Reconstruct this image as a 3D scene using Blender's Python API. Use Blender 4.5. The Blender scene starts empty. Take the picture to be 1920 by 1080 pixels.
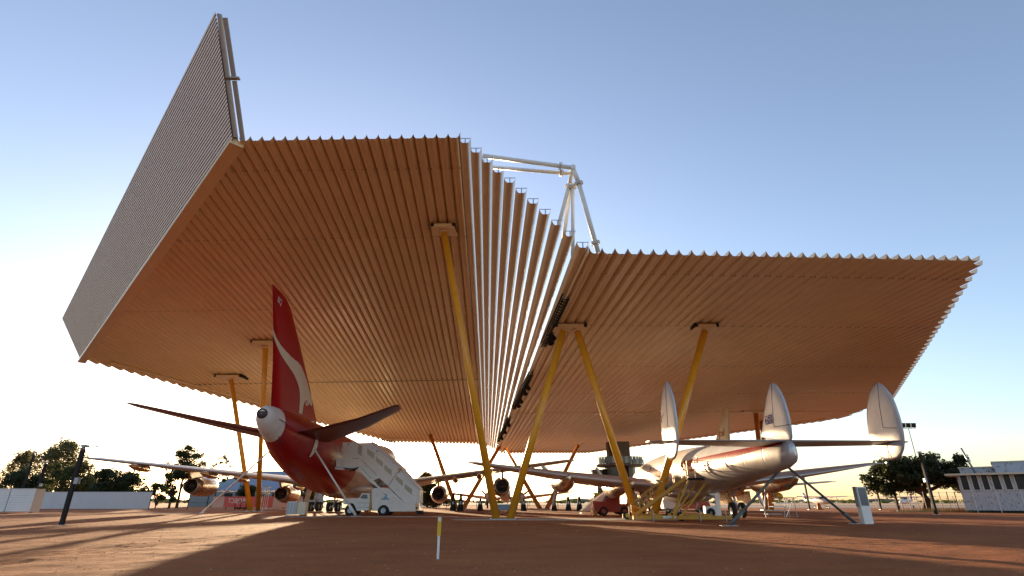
import bpy, math, random
from mathutils import Vector, Matrix, noise as mnoise
random.seed(7)
PI = math.pi
scene = bpy.context.scene
COL = scene.collection

# ------------------------------------------------------------------ camera, sky, sun, exposure
EYE = 1.3
PITCH = math.radians(21.8)
cam_data = bpy.data.cameras.new("camera")
cam_data.sensor_width = 36.0
cam_data.lens = 18.75
cam_data.clip_start = 0.1
cam_data.clip_end = 9000
cam = bpy.data.objects.new("camera", cam_data)
cam.location = (0, 0, EYE)
cam.rotation_euler = (PI / 2 + PITCH, 0, 0)
COL.objects.link(cam)
scene.camera = cam

SUN_AZ = math.radians(-19.0)      # to the left of straight ahead (+Y)
SUN_EL = math.radians(5.2)
world = bpy.data.worlds.new("World")
scene.world = world
world.use_nodes = True
wn = world.node_tree
bg = wn.nodes["Background"]
sky = wn.nodes.new("ShaderNodeTexSky")
sky.sky_type = 'NISHITA'
sky.sun_disc = False
sky.sun_elevation = SUN_EL
sky.sun_rotation = SUN_AZ
sky.altitude = 200
sky.air_density = 1.0
sky.dust_density = 0.9
sky.ozone_density = 2.4
hs = wn.nodes.new("ShaderNodeHueSaturation"); hs.inputs['Saturation'].default_value = .84; hs.inputs['Value'].default_value = 1.0
wn.links.new(sky.outputs[0], hs.inputs['Color'])
tint = wn.nodes.new("ShaderNodeMixRGB"); tint.blend_type = 'MULTIPLY'; tint.inputs[0].default_value = 1.0; tint.inputs[2].default_value = (1.045, .965, .99, 1)
wn.links.new(hs.outputs[0], tint.inputs[1]); wn.links.new(tint.outputs[0], bg.inputs[0])
bg.inputs[1].default_value = 0.128

sd = bpy.data.lights.new("sun", 'SUN')
sd.energy = 3.9
sd.angle = math.radians(0.6)
sd.color = (1.0, 0.73, 0.44)
sun = bpy.data.objects.new("sun", sd)
d = Vector((math.sin(SUN_AZ) * math.cos(SUN_EL), math.cos(SUN_AZ) * math.cos(SUN_EL), math.sin(SUN_EL)))
sun.rotation_euler = d.to_track_quat('Z', 'Y').to_euler()
sun.location = (0, 0, 60)
COL.objects.link(sun)

vs = scene.view_settings
vs.view_transform = 'Standard'
vs.look = 'None'
vs.exposure = 1.85
vs.gamma = 1.0
vs.use_curve_mapping = False

# ------------------------------------------------------------------ helpers
def ray(x, y):
    u = 540 - y
    f = 1000 * math.cos(PITCH) - u * math.sin(PITCH)
    return ((x - 960) / f, 1.0, (u * math.cos(PITCH) + 1000 * math.sin(PITCH)) / f)

def at(x, y, D):                      # a point D metres ahead seen at photo position x, y
    r = ray(x, y)
    return Vector((r[0] * D, D, r[2] * D + EYE))

def gnd(x, y):                        # ground point
    r = ray(x, y)
    D = -EYE / r[2]
    return Vector((r[0] * D, D, 0))

def hit(x, y, a, b, c):               # photo position carried onto the plane a b c
    a, b, c = Vector(a), Vector(b), Vector(c)
    n = (b - a).cross(c - a)
    o = Vector((0, 0, EYE)); r = Vector(ray(x, y))
    return o + r * (n.dot(a - o) / n.dot(r))

class MB:
    def __init__(s): s.v = []; s.f = []; s.m = []; s.sm = []
    def face(s, pts, m=0, sm=False):
        b = len(s.v); s.v += [tuple(p) for p in pts]
        s.f.append(tuple(range(b, b + len(pts)))); s.m.append(m); s.sm.append(sm)
    def box(s, x0, x1, y0, y1, z0, z1, m=0):
        s.hexa([(x0, y0, z0), (x1, y0, z0), (x1, y1, z0), (x0, y1, z0), (x0, y0, z1), (x1, y0, z1), (x1, y1, z1), (x0, y1, z1)], m)
    def hexa(s, p, m=0):
        b = len(s.v); s.v += [tuple(q) for q in p]
        for f in ((0, 3, 2, 1), (4, 5, 6, 7), (0, 1, 5, 4), (1, 2, 6, 5), (2, 3, 7, 6), (3, 0, 4, 7)):
            s.f.append(tuple(b + i for i in f)); s.m.append(m); s.sm.append(False)
    def prism(s, poly, vec, m=0, m_side=None):
        b = len(s.v); n = len(poly); vec = Vector(vec)
        s.v += [tuple(q) for q in poly]; s.v += [tuple(Vector(q) + vec) for q in poly]
        s.f.append(tuple(b + i for i in range(n))); s.m.append(m); s.sm.append(False)
        s.f.append(tuple(b + n + i for i in reversed(range(n)))); s.m.append(m); s.sm.append(False)
        for i in range(n):
            j = (i + 1) % n
            s.f.append((b + i, b + n + i, b + n + j, b + j)); s.m.append(m if m_side is None else m_side); s.sm.append(False)
    def bar(s, p0, p1, w, h=None, m=0, up=(0, 0, 1)):
        h = w if h is None else h
        p0, p1 = Vector(p0), Vector(p1); a = (p1 - p0).normalized()
        u = Vector(up)
        if abs(a.dot(u)) > .98: u = Vector((0, 1, 0))
        x = a.cross(u).normalized(); z = x.cross(a).normalized()
        c = []
        for p in (p0, p1):
            for sx, sz in ((-1, -1), (1, -1), (1, 1), (-1, 1)): c.append(p + x * sx * w / 2 + z * sz * h / 2)
        b = len(s.v); s.v += [tuple(q) for q in c]
        for f in ((3, 2, 1, 0), (4, 5, 6, 7), (0, 1, 5, 4), (1, 2, 6, 5), (2, 3, 7, 6), (3, 0, 4, 7)):
            s.f.append(tuple(b + i for i in f)); s.m.append(m); s.sm.append(False)
    def tube(s, pts, rad, n=12, m=0, cap=True):
        pts = [Vector(p) for p in pts]
        if not isinstance(rad, (list, tuple)): rad = [rad] * len(pts)
        rings = []
        for i, p in enumerate(pts):
            a = (pts[min(i + 1, len(pts) - 1)] - pts[max(i - 1, 0)]).normalized()
            u = Vector((0, 0, 1)) if abs(a.z) < .95 else Vector((0, 1, 0))
            x = a.cross(u).normalized(); y = x.cross(a)
            rings.append([p + (x * math.cos(2 * PI * k / n) + y * math.sin(2 * PI * k / n)) * rad[i] for k in range(n)])
        s.loft(rings, m, cap)
    def loft(s, rings, m=0, cap=True, sm=True):
        b = len(s.v); n = len(rings[0])
        for r in rings: s.v += [tuple(q) for q in r]
        for i in range(len(rings) - 1):
            mi = m[i] if isinstance(m, (list, tuple)) else m
            for k in range(n):
                j = (k + 1) % n
                s.f.append((b + i * n + k, b + i * n + j, b + (i + 1) * n + j, b + (i + 1) * n + k)); s.m.append(mi); s.sm.append(sm)
        if cap:
            m0 = m[0] if isinstance(m, (list, tuple)) else m; m1 = m[-1] if isinstance(m, (list, tuple)) else m
            s.f.append(tuple(b + k for k in reversed(range(n)))); s.m.append(m0); s.sm.append(False)
            e = b + (len(rings) - 1) * n
            s.f.append(tuple(e + k for k in range(n))); s.m.append(m1); s.sm.append(False)
    def lathe(s, c, axis, prof, n=24, m=0, cap=True):      # prof: (distance along axis, radius)
        c = Vector(c); a = Vector(axis).normalized()
        u = Vector((0, 0, 1)) if abs(a.z) < .95 else Vector((0, 1, 0))
        x = a.cross(u).normalized(); y = x.cross(a)
        s.loft([[c + a * t + (x * math.cos(2 * PI * k / n) + y * math.sin(2 * PI * k / n)) * r for k in range(n)] for t, r in prof], m, cap)
    def build(s, name, mats, parent=None, kind=None, **tags):
        me = bpy.data.meshes.new(name)
        me.from_pydata(s.v, [], s.f)
        if not isinstance(mats, (list, tuple)): mats = [mats]
        for mm in mats: me.materials.append(mm)
        me.polygons.foreach_set("material_index", s.m)
        me.polygons.foreach_set("use_smooth", s.sm)
        me.update()
        o = bpy.data.objects.new(name, me); COL.objects.link(o)
        if parent: o.parent = parent
        if kind: o['kind'] = kind
        for k, v in tags.items(): o[k] = v
        return o

def thing(name, label, category, group=None, loc=(0, 0, 0), rz=0.0):
    o = bpy.data.objects.new(name, None); COL.objects.link(o)
    o.empty_display_size = 0.3
    o.location = loc; o.rotation_euler = (0, 0, rz)
    o['label'] = label; o['category'] = category
    if group: o['group'] = group
    return o

def copy_tree(root, loc, rz, label):
    def cp(o, par):
        c = o.copy(); COL.objects.link(c)
        if par: c.parent = par
        for ch in [q for q in o.children]: cp(ch, c)
        return c
    r = cp(root, None); r.location = loc; r.rotation_euler = (0, 0, rz); r['label'] = label
    return r

# ------------------------------------------------------------------ materials
def mat(name, color, rough=.6, metal=0.0, var=.12, scale=3.0, bump=0.0, bscale=40.0, dirt=0.0, coat=0.0, coords='Object', two=None):
    m = bpy.data.materials.new(name); m.use_nodes = True
    nt = m.node_tree; N = nt.nodes; Lk = nt.links
    b = N["Principled BSDF"]
    b.inputs["Roughness"].default_value = rough
    b.inputs["Metallic"].default_value = metal
    if coat: b.inputs["Coat Weight"].default_value = coat; b.inputs["Coat Roughness"].default_value = .08
    tc = N.new("ShaderNodeTexCoord")
    no = N.new("ShaderNodeTexNoise"); no.inputs["Scale"].default_value = scale; no.inputs["Detail"].default_value = 6; no.inputs["Roughness"].default_value = .62
    Lk.new(tc.outputs[coords], no.inputs["Vector"])
    r = N.new("ShaderNodeValToRGB")
    lo = tuple(c * (1 - var) for c in color); hi = tuple(min(1, c * (1 + var)) for c in (two or color))
    r.color_ramp.elements[0].position = .32; r.color_ramp.elements[0].color = (*lo, 1)
    r.color_ramp.elements[1].position = .68; r.color_ramp.elements[1].color = (*hi, 1)
    Lk.new(no.outputs["Fac"], r.inputs["Fac"])
    col = r.outputs["Color"]
    if dirt:
        n2 = N.new("ShaderNodeTexNoise"); n2.inputs["Scale"].default_value = scale * 3.7; n2.inputs["Detail"].default_value = 8
        Lk.new(tc.outputs[coords], n2.inputs["Vector"])
        r2 = N.new("ShaderNodeValToRGB"); r2.color_ramp.elements[0].position = .55; r2.color_ramp.elements[1].position = .75
        r2.color_ramp.elements[0].color = (0, 0, 0, 1); r2.color_ramp.elements[1].color = (dirt, dirt, dirt, 1)
        Lk.new(n2.outputs["Fac"], r2.inputs["Fac"])
        mx = N.new("ShaderNodeMixRGB"); Lk.new(r2.outputs[0], mx.inputs[0]); Lk.new(col, mx.inputs[1])
        mx.inputs[2].default_value = (.16, .09, .055, 1)
        col = mx.outputs[0]
    Lk.new(col, b.inputs["Base Color"])
    mr = N.new("ShaderNodeMapRange"); mr.inputs[3].default_value = max(0.03, rough - .08); mr.inputs[4].default_value = min(1, rough + .08)
    Lk.new(no.outputs["Fac"], mr.inputs[0]); Lk.new(mr.outputs[0], b.inputs["Roughness"])
    if bump:
        n3 = N.new("ShaderNodeTexNoise"); n3.inputs["Scale"].default_value = bscale; n3.inputs["Detail"].default_value = 5
        Lk.new(tc.outputs[coords], n3.inputs["Vector"])
        bp = N.new("ShaderNodeBump"); bp.inputs["Strength"].default_value = bump; bp.inputs["Distance"].default_value = .03
        Lk.new(n3.outputs["Fac"], bp.inputs["Height"]); Lk.new(bp.outputs[0], b.inputs["Normal"])
    return m

M = {}
M['soffit'] = mat('soffit_steel', (.86, .68, .41), .34, 0.0, .05, .35, 0, 3, coords='Object')
def two_sided(name, src, top):
    m = src.copy(); m.name = name; nt = m.node_tree; b = nt.nodes['Principled BSDF']
    s0 = b.inputs['Base Color'].links[0].from_socket
    ge = nt.nodes.new('ShaderNodeNewGeometry'); mx = nt.nodes.new('ShaderNodeMixRGB')
    nt.links.new(ge.outputs['Backfacing'], mx.inputs[0]); nt.links.new(s0, mx.inputs[1]); mx.inputs[2].default_value = (*top, 1)
    nt.links.new(mx.outputs[0], b.inputs['Base Color']); return m
M['pan'] = two_sided('roof_pan_sheet', M['soffit'], (.20, .21, .22))
M['frame_paint'] = mat('frame_paint', (.36, .34, .30), .6, 0, .05, .8)
M['gap'] = mat('rib_groove_shade', (.30, .27, .23), .8, 0, .1, 1)  # darker tone paints the shadow lines between the screen ribs
M['bolt'] = mat('fixing_steel', (.46, .32, .19), .5, 0, .1, 3)
M['flange'] = mat('pale_skylit_steel', (.80, .80, .79), .38, .15, .10, .9, dirt=.25)  # whitened so the stepped flanges look sky-lit; flashing and screen backing share it
M['screen'] = mat('screen_sheet', (.84, .84, .78), .5, .0, .05, .5)
M['white_steel'] = mat('white_steel', (.80, .77, .70), .4, 0, .04, 1.5)
M['galv'] = mat('galvanised_steel', (.33, .37, .42), .4, .7, .12, 6)
M['yellow'] = mat('yellow_column_paint', (.78, .34, .015), .38, 0, .06, 1.2, dirt=.1, coat=.25)
M['yellow2'] = mat('yellow_stair_paint', (.56, .29, .03), .5, 0, .12, 4, dirt=.35)
M['orange'] = mat('orange_column_paint', (.55, .20, .03), .45, 0, .08, 1.2, dirt=.15)
M['black'] = mat('black_steel', (.016, .015, .015), .85, 0, .2, 5)
M['fence_grey'] = mat('fence_grey', (.16, .15, .14), .7, 0, .15, 3)
M['rubber'] = mat('tyre_rubber', (.022, .021, .021), .8, 0, .2, 8, .3, 30)
M['red'] = mat('airliner_red', (.42, .003, .005), .42, 0, .03, .6)
M['red'].node_tree.nodes['Principled BSDF'].inputs['Specular IOR Level'].default_value = .25
M['white'] = mat('white_paint', (.78, .76, .72), .38, 0, .04, 1.0, dirt=.12)
M['white_clean'] = mat('white_paint_clean', (.82, .80, .76), .4, 0, .03, 1.0)
M['cream'] = mat('cream_paint', (.74, .66, .50), .45, 0, .05, 1)
M['stair_white'] = mat('stair_truck_white', (.74, .72, .67), .45, 0, .07, 1.4, dirt=.25)
M['alu'] = mat('polished_aluminium', (.62, .61, .61), .34, .7, .06, 1.2, .25, 2.2)
M['alu_dull'] = mat('aged_aluminium', (.58, .57, .57), .42, .35, .08, 1.5, .12, 2.5)
M['bronze'] = mat('engine_cowl_metal', (.62, .53, .42), .26, .9, .12, 1.5)
M['dark_metal'] = mat('dark_exhaust_metal', (.085, .055, .045), .45, .6, .25, 3)
M['wing_grey'] = mat('wing_grey', (.46, .44, .42), .4, .25, .08, .7)
M['concrete'] = mat('concrete', (.44, .38, .31), .85, 0, .12, 1.2, .3, 20, dirt=.4, coords='Object')
M['plaster'] = mat('white_rendered_wall', (.62, .60, .60), .85, 0, .05, .6, .1, 10)
M['glass'] = mat('dark_window_glass', (.008, .009, .011), .35, 0, .1, 2)
M['glass_pale'] = mat('perspex_pane', (.38, .34, .26), .25, 0, .08, 2)
M['glass_blue'] = mat('blue_grey_glass', (.10, .16, .19), .12, 0, .1, 2)
M['red_truck'] = mat('red_vehicle_paint', (.40, .030, .018), .35, 0, .1, 2, dirt=.3, coat=.3)
M['teal_steel'] = mat('grey_green_steel', (.13, .14, .135), .45, .3, .12, 3)
M['tower_grey'] = mat('tower_concrete_panel', (.20, .20, .19), .7, 0, .12, .8, dirt=.2)
M['green_grey'] = mat('weathered_green_wall', (.26, .30, .30), .75, 0, .1, .5)
M['blue_roof'] = mat('blue_grey_roof_sheet', (.16, .21, .28), .5, .2, .08, .4)
M['yellow_cap'] = mat('yellow_engine_cover', (.72, .45, .03), .6, 0, .08, 4)
M['blue'] = mat('flag_blue', (.012, .02, .16), .5, 0, .05, 2)
M['flag_red'] = mat('flag_red', (.45, .02, .02), .5, 0, .05, 2)
M['light_blue'] = mat('emblem_blue', (.20, .36, .50), .5, 0, .08, 6)
M['dark_red'] = mat('marking_red', (.26, .012, .014), .45, 0, .06, 2)
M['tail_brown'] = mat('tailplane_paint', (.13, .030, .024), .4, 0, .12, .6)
M['banner_red'] = mat('banner_red', (.66, .13, .11), .7, 0, .05, 2)
M['banner_pale'] = mat('banner_pale', (.78, .62, .46), .7, 0, .2, .7, two=(.62, .34, .30))
M['bark'] = mat('bark', (.10, .065, .045), .9, 0, .3, 4, .5, 12)
M['grass'] = mat('dry_grass', (.34, .24, .10), .9, 0, .3, 2)

def leafmat(name, c):
    m = bpy.data.materials.new(name); m.use_nodes = True
    nt = m.node_tree; N = nt.nodes; b = N["Principled BSDF"]; out = N["Material Output"]
    b.inputs["Roughness"].default_value = .55
    tc = N.new("ShaderNodeTexCoord"); no = N.new("ShaderNodeTexNoise"); no.inputs["Scale"].default_value = .9; no.inputs["Detail"].default_value = 4
    nt.links.new(tc.outputs['Object'], no.inputs['Vector'])
    r = N.new("ShaderNodeValToRGB"); r.color_ramp.elements[0].position = .3; r.color_ramp.elements[1].position = .7
    r.color_ramp.elements[0].color = (c[0] * .6, c[1] * .6, c[2] * .6, 1); r.color_ramp.elements[1].color = (c[0] * 1.4, c[1] * 1.35, c[2] * 1.2, 1)
    nt.links.new(no.outputs['Fac'], r.inputs['Fac']); nt.links.new(r.outputs[0], b.inputs['Base Color'])
    tr = N.new("ShaderNodeBsdfTranslucent"); nt.links.new(r.outputs[0], tr.inputs[0])
    mx = N.new("ShaderNodeMixShader"); mx.inputs[0].default_value = .35
    nt.links.new(b.outputs[0], mx.inputs[1]); nt.links.new(tr.outputs[0], mx.inputs[2]); nt.links.new(mx.outputs[0], out.inputs[0])
    return m
M['leaf_olive'] = leafmat('olive_leaves', (.15, .14, .05))
M['leaf_dark'] = leafmat('dark_leaves', (.042, .058, .020))
M['leaf_green'] = leafmat('green_leaves', (.075, .095, .028))
M['leaf_yellow'] = leafmat('yellowish_leaves', (.13, .12, .03))

def ground_mat():
    m = bpy.data.materials.new('red_dirt'); m.use_nodes = True
    nt = m.node_tree; N = nt.nodes; Lk = nt.links; b = N["Principled BSDF"]
    b.inputs["Roughness"].default_value = .95; b.inputs["Specular IOR Level"].default_value = .15
    tc = N.new("ShaderNodeTexCoord")
    def noise(sc, det, vec=None, rough=.6):
        n = N.new("ShaderNodeTexNoise"); n.inputs["Scale"].default_value = sc; n.inputs["Detail"].default_value = det; n.inputs["Roughness"].default_value = rough
        Lk.new(vec or tc.outputs['Object'], n.inputs['Vector']); return n.outputs['Fac']
    def ramp(f, p0, c0, p1, c1):
        r = N.new("ShaderNodeValToRGB"); r.color_ramp.elements[0].position = p0; r.color_ramp.elements[1].position = p1
        r.color_ramp.elements[0].color = (*c0, 1); r.color_ramp.elements[1].color = (*c1, 1); Lk.new(f, r.inputs[0]); return r.outputs[0]
    base = ramp(noise(.12, 5), .35, (.34, .112, .038), .65, (.44, .155, .056))
    mp = N.new("ShaderNodeMapping"); mp.inputs['Scale'].default_value = (.5, .9, 1); mp.inputs['Rotation'].default_value = (0, 0, .22)
    Lk.new(tc.outputs['Object'], mp.inputs[0])
    streak = noise(1.1, 7, mp.outputs[0])
    c2 = ramp(streak, .35, (.86, .84, .82), .65, (1.08, 1.08, 1.08))
    mx = N.new("ShaderNodeMixRGB"); mx.blend_type = 'MULTIPLY'; mx.inputs[0].default_value = 1; Lk.new(base, mx.inputs[1]); Lk.new(c2, mx.inputs[2])
    c3 = ramp(noise(9, 10, rough=.8), .35, (.72, .69, .66), .68, (1.25, 1.24, 1.24))
    mx2 = N.new("ShaderNodeMixRGB"); mx2.blend_type = 'MULTIPLY'; mx2.inputs[0].default_value = 1; Lk.new(mx.outputs[0], mx2.inputs[1]); Lk.new(c3, mx2.inputs[2])
    c4 = ramp(noise(38, 6, rough=.8), .38, (.80, .78, .76), .64, (1.18, 1.17, 1.17))
    mxx = N.new("ShaderNodeMixRGB"); mxx.blend_type = 'MULTIPLY'; mxx.inputs[0].default_value = 1; Lk.new(mx2.outputs[0], mxx.inputs[1]); Lk.new(c4, mxx.inputs[2]); mx2 = mxx
    vo = N.new("ShaderNodeTexVoronoi"); vo.inputs['Scale'].default_value = 9; Lk.new(tc.outputs['Object'], vo.inputs['Vector'])
    peb = ramp(vo.outputs['Distance'], .02, (1, 1, 1), .09, (0, 0, 0))
    vsel = ramp(noise(5, 2), .6, (0, 0, 0), .64, (1, 1, 1))
    pm = N.new("ShaderNodeMixRGB"); pm.blend_type = 'MULTIPLY'; pm.inputs[0].default_value = 1; Lk.new(peb, pm.inputs[1]); Lk.new(vsel, pm.inputs[2])
    mx3 = N.new("ShaderNodeMixRGB"); Lk.new(pm.outputs[0], mx3.inputs[0]); Lk.new(mx2.outputs[0], mx3.inputs[1]); mx3.inputs[2].default_value = (.50, .36, .27, 1)
    Lk.new(mx3.outputs[0], b.inputs['Base Color'])
    bp = N.new("ShaderNodeBump"); bp.inputs['Strength'].default_value = .75; bp.inputs['Distance'].default_value = .05
    Lk.new(noise(5, 12, rough=.78), bp.inputs['Height'])
    bp2 = N.new("ShaderNodeBump"); bp2.inputs['Strength'].default_value = .18; bp2.inputs['Distance'].default_value = .04
    Lk.new(streak, bp2.inputs['Height']); Lk.new(bp.outputs[0], bp2.inputs['Normal']); Lk.new(bp2.outputs[0], b.inputs['Normal'])
    return m
M['dirt'] = ground_mat()
M['field'] = mat('dry_airfield', (.36, .22, .12), .95, 0, .2, .02, coords='Object')
M['tarmac'] = mat('pale_tarmac', (.20, .15, .12), .9, 0, .12, .05, coords='Object')

# ------------------------------------------------------------------ setting
g = MB()
# gentle real relief near the camera (tyre marks, graded ridges), flat beyond
def gh(x, y):
    if y > 70 or y < 3 or abs(x) > 42: return 0.0
    w = min(1, (70 - y) / 20) * min(1, (42 - abs(x)) / 8) * min(1, .35 + 12 / max(y, 1))
    v = .030 * mnoise.fractal(Vector((x * .7, y * .7, 0)), .9, 2.1, 5) + .010 * mnoise.noise(Vector((x * 4, y * 4, 3)))
    for k in range(3):           # curved tyre tracks at left, straight ones at right
        xx = -12.6 + k * .55 + .018 * (y - 16) ** 2
        v -= .045 * math.exp(-((x - xx) / .13) ** 2) * (1 if y < 30 else 0)
        yy = 19 + k * 1.1 - .28 * (x - 12)
        v -= .03 * math.exp(-((y - yy) / .12) ** 2) * (1 if x > 6 else 0)
    return v * w
nx, ny = 520, 330
xs = [-42 + 84 * i / nx for i in range(nx + 1)]
ys = [3 + 69 * (j / ny) ** 1.7 for j in range(ny + 1)]
b0 = 0
for j in range(ny + 1):
    for i in range(nx + 1): g.v.append((xs[i], ys[j], gh(xs[i], ys[j])))
for j in range(ny):
    for i in range(nx):
        a = j * (nx + 1) + i
        g.f.append((a, a + 1, a + nx + 2, a + nx + 1)); g.m.append(0); g.sm.append(True)
X0, X1, Y0, Y1 = -42, 42, 3, 72
for q in (((-4000, -3000), (4000, -3000), (4000, Y0), (-4000, Y0)), ((-4000, Y0), (X0, Y0), (X0, Y1), (-4000, Y1)),
          ((X1, Y0), (4000, Y0), (4000, Y1), (X1, Y1)), ((-4000, Y1), (4000, Y1), (4000, 5000), (-4000, 5000))):
    g.face([(p[0], p[1], 0) for p in q])
g.build('ground', M['dirt'], kind='structure')
s = MB(); s.face([(-60, 215, .012), (3500, 215, .012), (3500, 4800, .012), (-900, 4800, .012)]); s.build('airfield_grass', M['field'], kind='structure')
s = MB(); s.face([(14, 128, .008), (600, 118, .008), (600, 190, .008), (14, 190, .008)]); s.build('apron', M['tarmac'], kind='structure')
# loose stones
gv = MB(); rg = random.Random(3)
for _ in range(3200):
    y = 4 + 34 * rg.random() ** 1.6; x = rg.uniform(-1, 1) * (y * .95 + 2); r = rg.uniform(.005, .013) * (1 + y / 24); z = gh(x, y) + r * .2
    p = [(x + r, y, z), (x, y + r, z), (x - r, y, z), (x, y - r, z), (x, y, z + r * 1.1)]
    for a, b_ in ((0, 1), (1, 2), (2, 3), (3, 0)): gv.face([p[a], p[b_], p[4]], 1 if _ % 8 == 0 else 0)
gv.build('gravel', [mat('stone_brown', (.20, .09, .045), .9, 0, .3, 5), mat('stone_pale', (.50, .36, .26), .9, 0, .2, 5)], kind='stuff', label='loose small stones scattered over the red dirt')
# concrete pads
s = MB()
pad = [(-4.6, 43.9), (-4.2, 43.2), (-3.2, 42.8), (12.6, 42.9), (12.8, 46.6), (12.4, 48.6), (-3.2, 44.6), (-4.3, 44.4)]
s.prism([(x, y, -.02) for x, y in pad], (0, 0, .05)); s.build('concrete_strip', M['concrete'], kind='structure')
s = MB(); s.box(-22.5, -4.8, 51.6, 52.6, -.02, .035); s.box(-4.8, 4.2, 48.5, 49.1, -.02, .03); s.build('concrete_kerb', M['concrete'], kind='structure')
s = MB(); s.box(-42.5, -36.5, 68.2, 69.6, -.02, .03); s.box(-37, -31, 75.6, 77.8, -.02, .03); s.box(-29, -22, 76.6, 77.6, -.02, .025); s.build('footing_slabs', M['concrete'], kind='structure')
s = MB()
hills = [(-1500 + 3000 * i / 60, 2200 + 60 * math.sin(i * .7), 6 + 5 * math.sin(i * 1.3) + 4 * math.sin(i * .37)) for i in range(61)]
for a, b_ in zip(hills, hills[1:]):
    s.face([(a[0], a[1], -1), (b_[0], b_[1], -1), (b_[0], b_[1] + 80, b_[2]), (a[0], a[1] + 80, a[2])])
    s.face([(a[0], a[1] + 80, a[2]), (b_[0], b_[1] + 80, b_[2]), (b_[0], b_[1] + 300, -1), (a[0], a[1] + 300, -1)])
s.build('distant_hills', M['leaf_dark'], kind='structure')

# ------------------------------------------------------------------ the great roof
canopy = thing('canopy_roof', 'huge folded corrugated steel roof on slanting yellow columns over the aircraft', 'canopy')
LA, LB, LC = at(447, 258, 30.4), at(862, 252, 30.4), at(730, 826, 129.6)
RA, RB, RC = at(1105, 467, 30.4), at(1838, 482, 32.6), at(1100, 845, 141)
def L_(x, y): return hit(x, y, LA, LB, LC)
def R_(x, y): return hit(x, y, RA, RB, RC)
DROP = .30                                        # measured points are the peaks; valleys lie below
PROF = [(-.5, .42), (-.465, .30), (-.39, .145), (-.29, .035), (-.19, 0.0), (-.05, 0.0), (-.03, .02), (.03, .02), (.05, 0.0), (.19, 0.0), (.29, .035), (.39, .145), (.465, .30), (.5, .42)]
def clip(poly, u):                                # v-range of the polygon at lateral position u
    vs_ = []
    n = len(poly)
    for i in range(n):
        (u0, v0), (u1, v1) = poly[i], poly[(i + 1) % n]
        if (u0 - u) * (u1 - u) <= 0 and abs(u1 - u0) > 1e-9: vs_.append(v0 + (v1 - v0) * (u - u0) / (u1 - u0))
    return (min(vs_), max(vs_)) if len(vs_) >= 2 else None

def wing_roof(O, U, V, pitch, poly, laps, name, bolts):
    n = U.cross(V).normalized()
    if n.z < 0: n = -n
    us = [p[0] for p in poly]
    k0 = int(math.floor(min(us) / pitch)); k1 = int(math.ceil(max(us) / pitch))
    bolt = MB()
    for k in range(k0, k1):
        uc = (k + .5) * pitch
        r = clip(poly, uc)
        if not r or r[1] - r[0] < .6: continue
        v0, v1 = r
        cuts = [v0] + [l for l in laps if v0 + 1 < l < v1 - 1] + [v1]
        mb = MB()
        for si in range(len(cuts) - 1):
            a, b = cuts[si], cuts[si + 1]
            off = -.10 * (si % 2)
            if si: a -= .25
            for (p, q) in zip(PROF, PROF[1:]):
                P0 = O + U * (uc + p[0] * pitch); P1 = O + U * (uc + q[0] * pitch)
                h0 = n * (p[1] - DROP + off); h1 = n * (q[1] - DROP + off)
                qf = [P0 + V * a + h0, P0 + V * b + h0, P1 + V * b + h1, P1 + V * a + h1]
                mb.face(qf[::-1] if name == 'left' else qf)
                if si:                              # visible lapped end of the lower sheet
                    e = n * .10
                    mb.face([P0 + V * a + h0, P1 + V * a + h1, P1 + V * a + h1 + e, P0 + V * a + h0 + e])
        mb.build('roof_pan', M['pan'], canopy)
        for bv in bolts:
            if v0 + .6 < bv < v1 - .6:
                for sx in (-.33, .33):
                    c = O + U * (uc + sx * pitch) + V * bv + n * (.035 - DROP)
                    bolt.box(c.x - .035, c.x + .035, c.y - .07, c.y + .07, c.z - .045, c.z + .01)
    bolt.build('fixing_bolts', M['bolt'], canopy, kind='stuff')
    return n

# left plane: origin at the front right corner, U to the left, V away from the viewer
lU = (LA - LB); lW = lU.length; lU.normalize(); LPITCH = lW / 19
BL = L_(905, 830); lV = (BL - LB).normalized()
def luv(p):
    d_ = p - LB; a, b, c_ = lU.dot(lU), lU.dot(lV), lV.dot(lV)
    e, f = d_.dot(lU), d_.dot(lV); det = a * c_ - b * b
    return ((e * c_ - f * b) / det, (a * f - b * e) / det)
LE_, LD_ = L_(158, 672), L_(730, 826)
lpoly = [luv(p) for p in (LB, LA, LE_, LD_, BL)]
lpoly_out = [luv(p) for p in (LB, LA + Vector((-.12, .0, 0)), LE_ + Vector((-.12, -.1, 0)), LD_, BL)]
nL = wing_roof(LB, lU, lV, LPITCH, lpoly_out, [luv(L_(896, 709))[1]], 'left', [3.2, 12.5, 27, 100])
rU = (RB - RA); rW = rU.length; rU.normalize(); RPITCH = rW / 32
BR = R_(930, 835); rV = (BR - RA).normalized()
def ruv(p):
    d_ = p - RA; a, b, c_ = rU.dot(rU), rU.dot(rV), rV.dot(rV)
    e, f = d_.dot(rU), d_.dot(rV); det = a * c_ - b * b
    return ((e * c_ - f * b) / det, (a * f - b * e) / det)
rcorner = [R_(1672, 745), R_(1580, 781), R_(1100, 847), R_(941, 847), BR]
rpoly = [ruv(p) for p in [RA, RB] + rcorner]
nR = wing_roof(RA, rU, rV, RPITCH, rpoly, [ruv(R_(958, 771))[1]], 'right', [3.0, 13.5, 27, 41])

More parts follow.
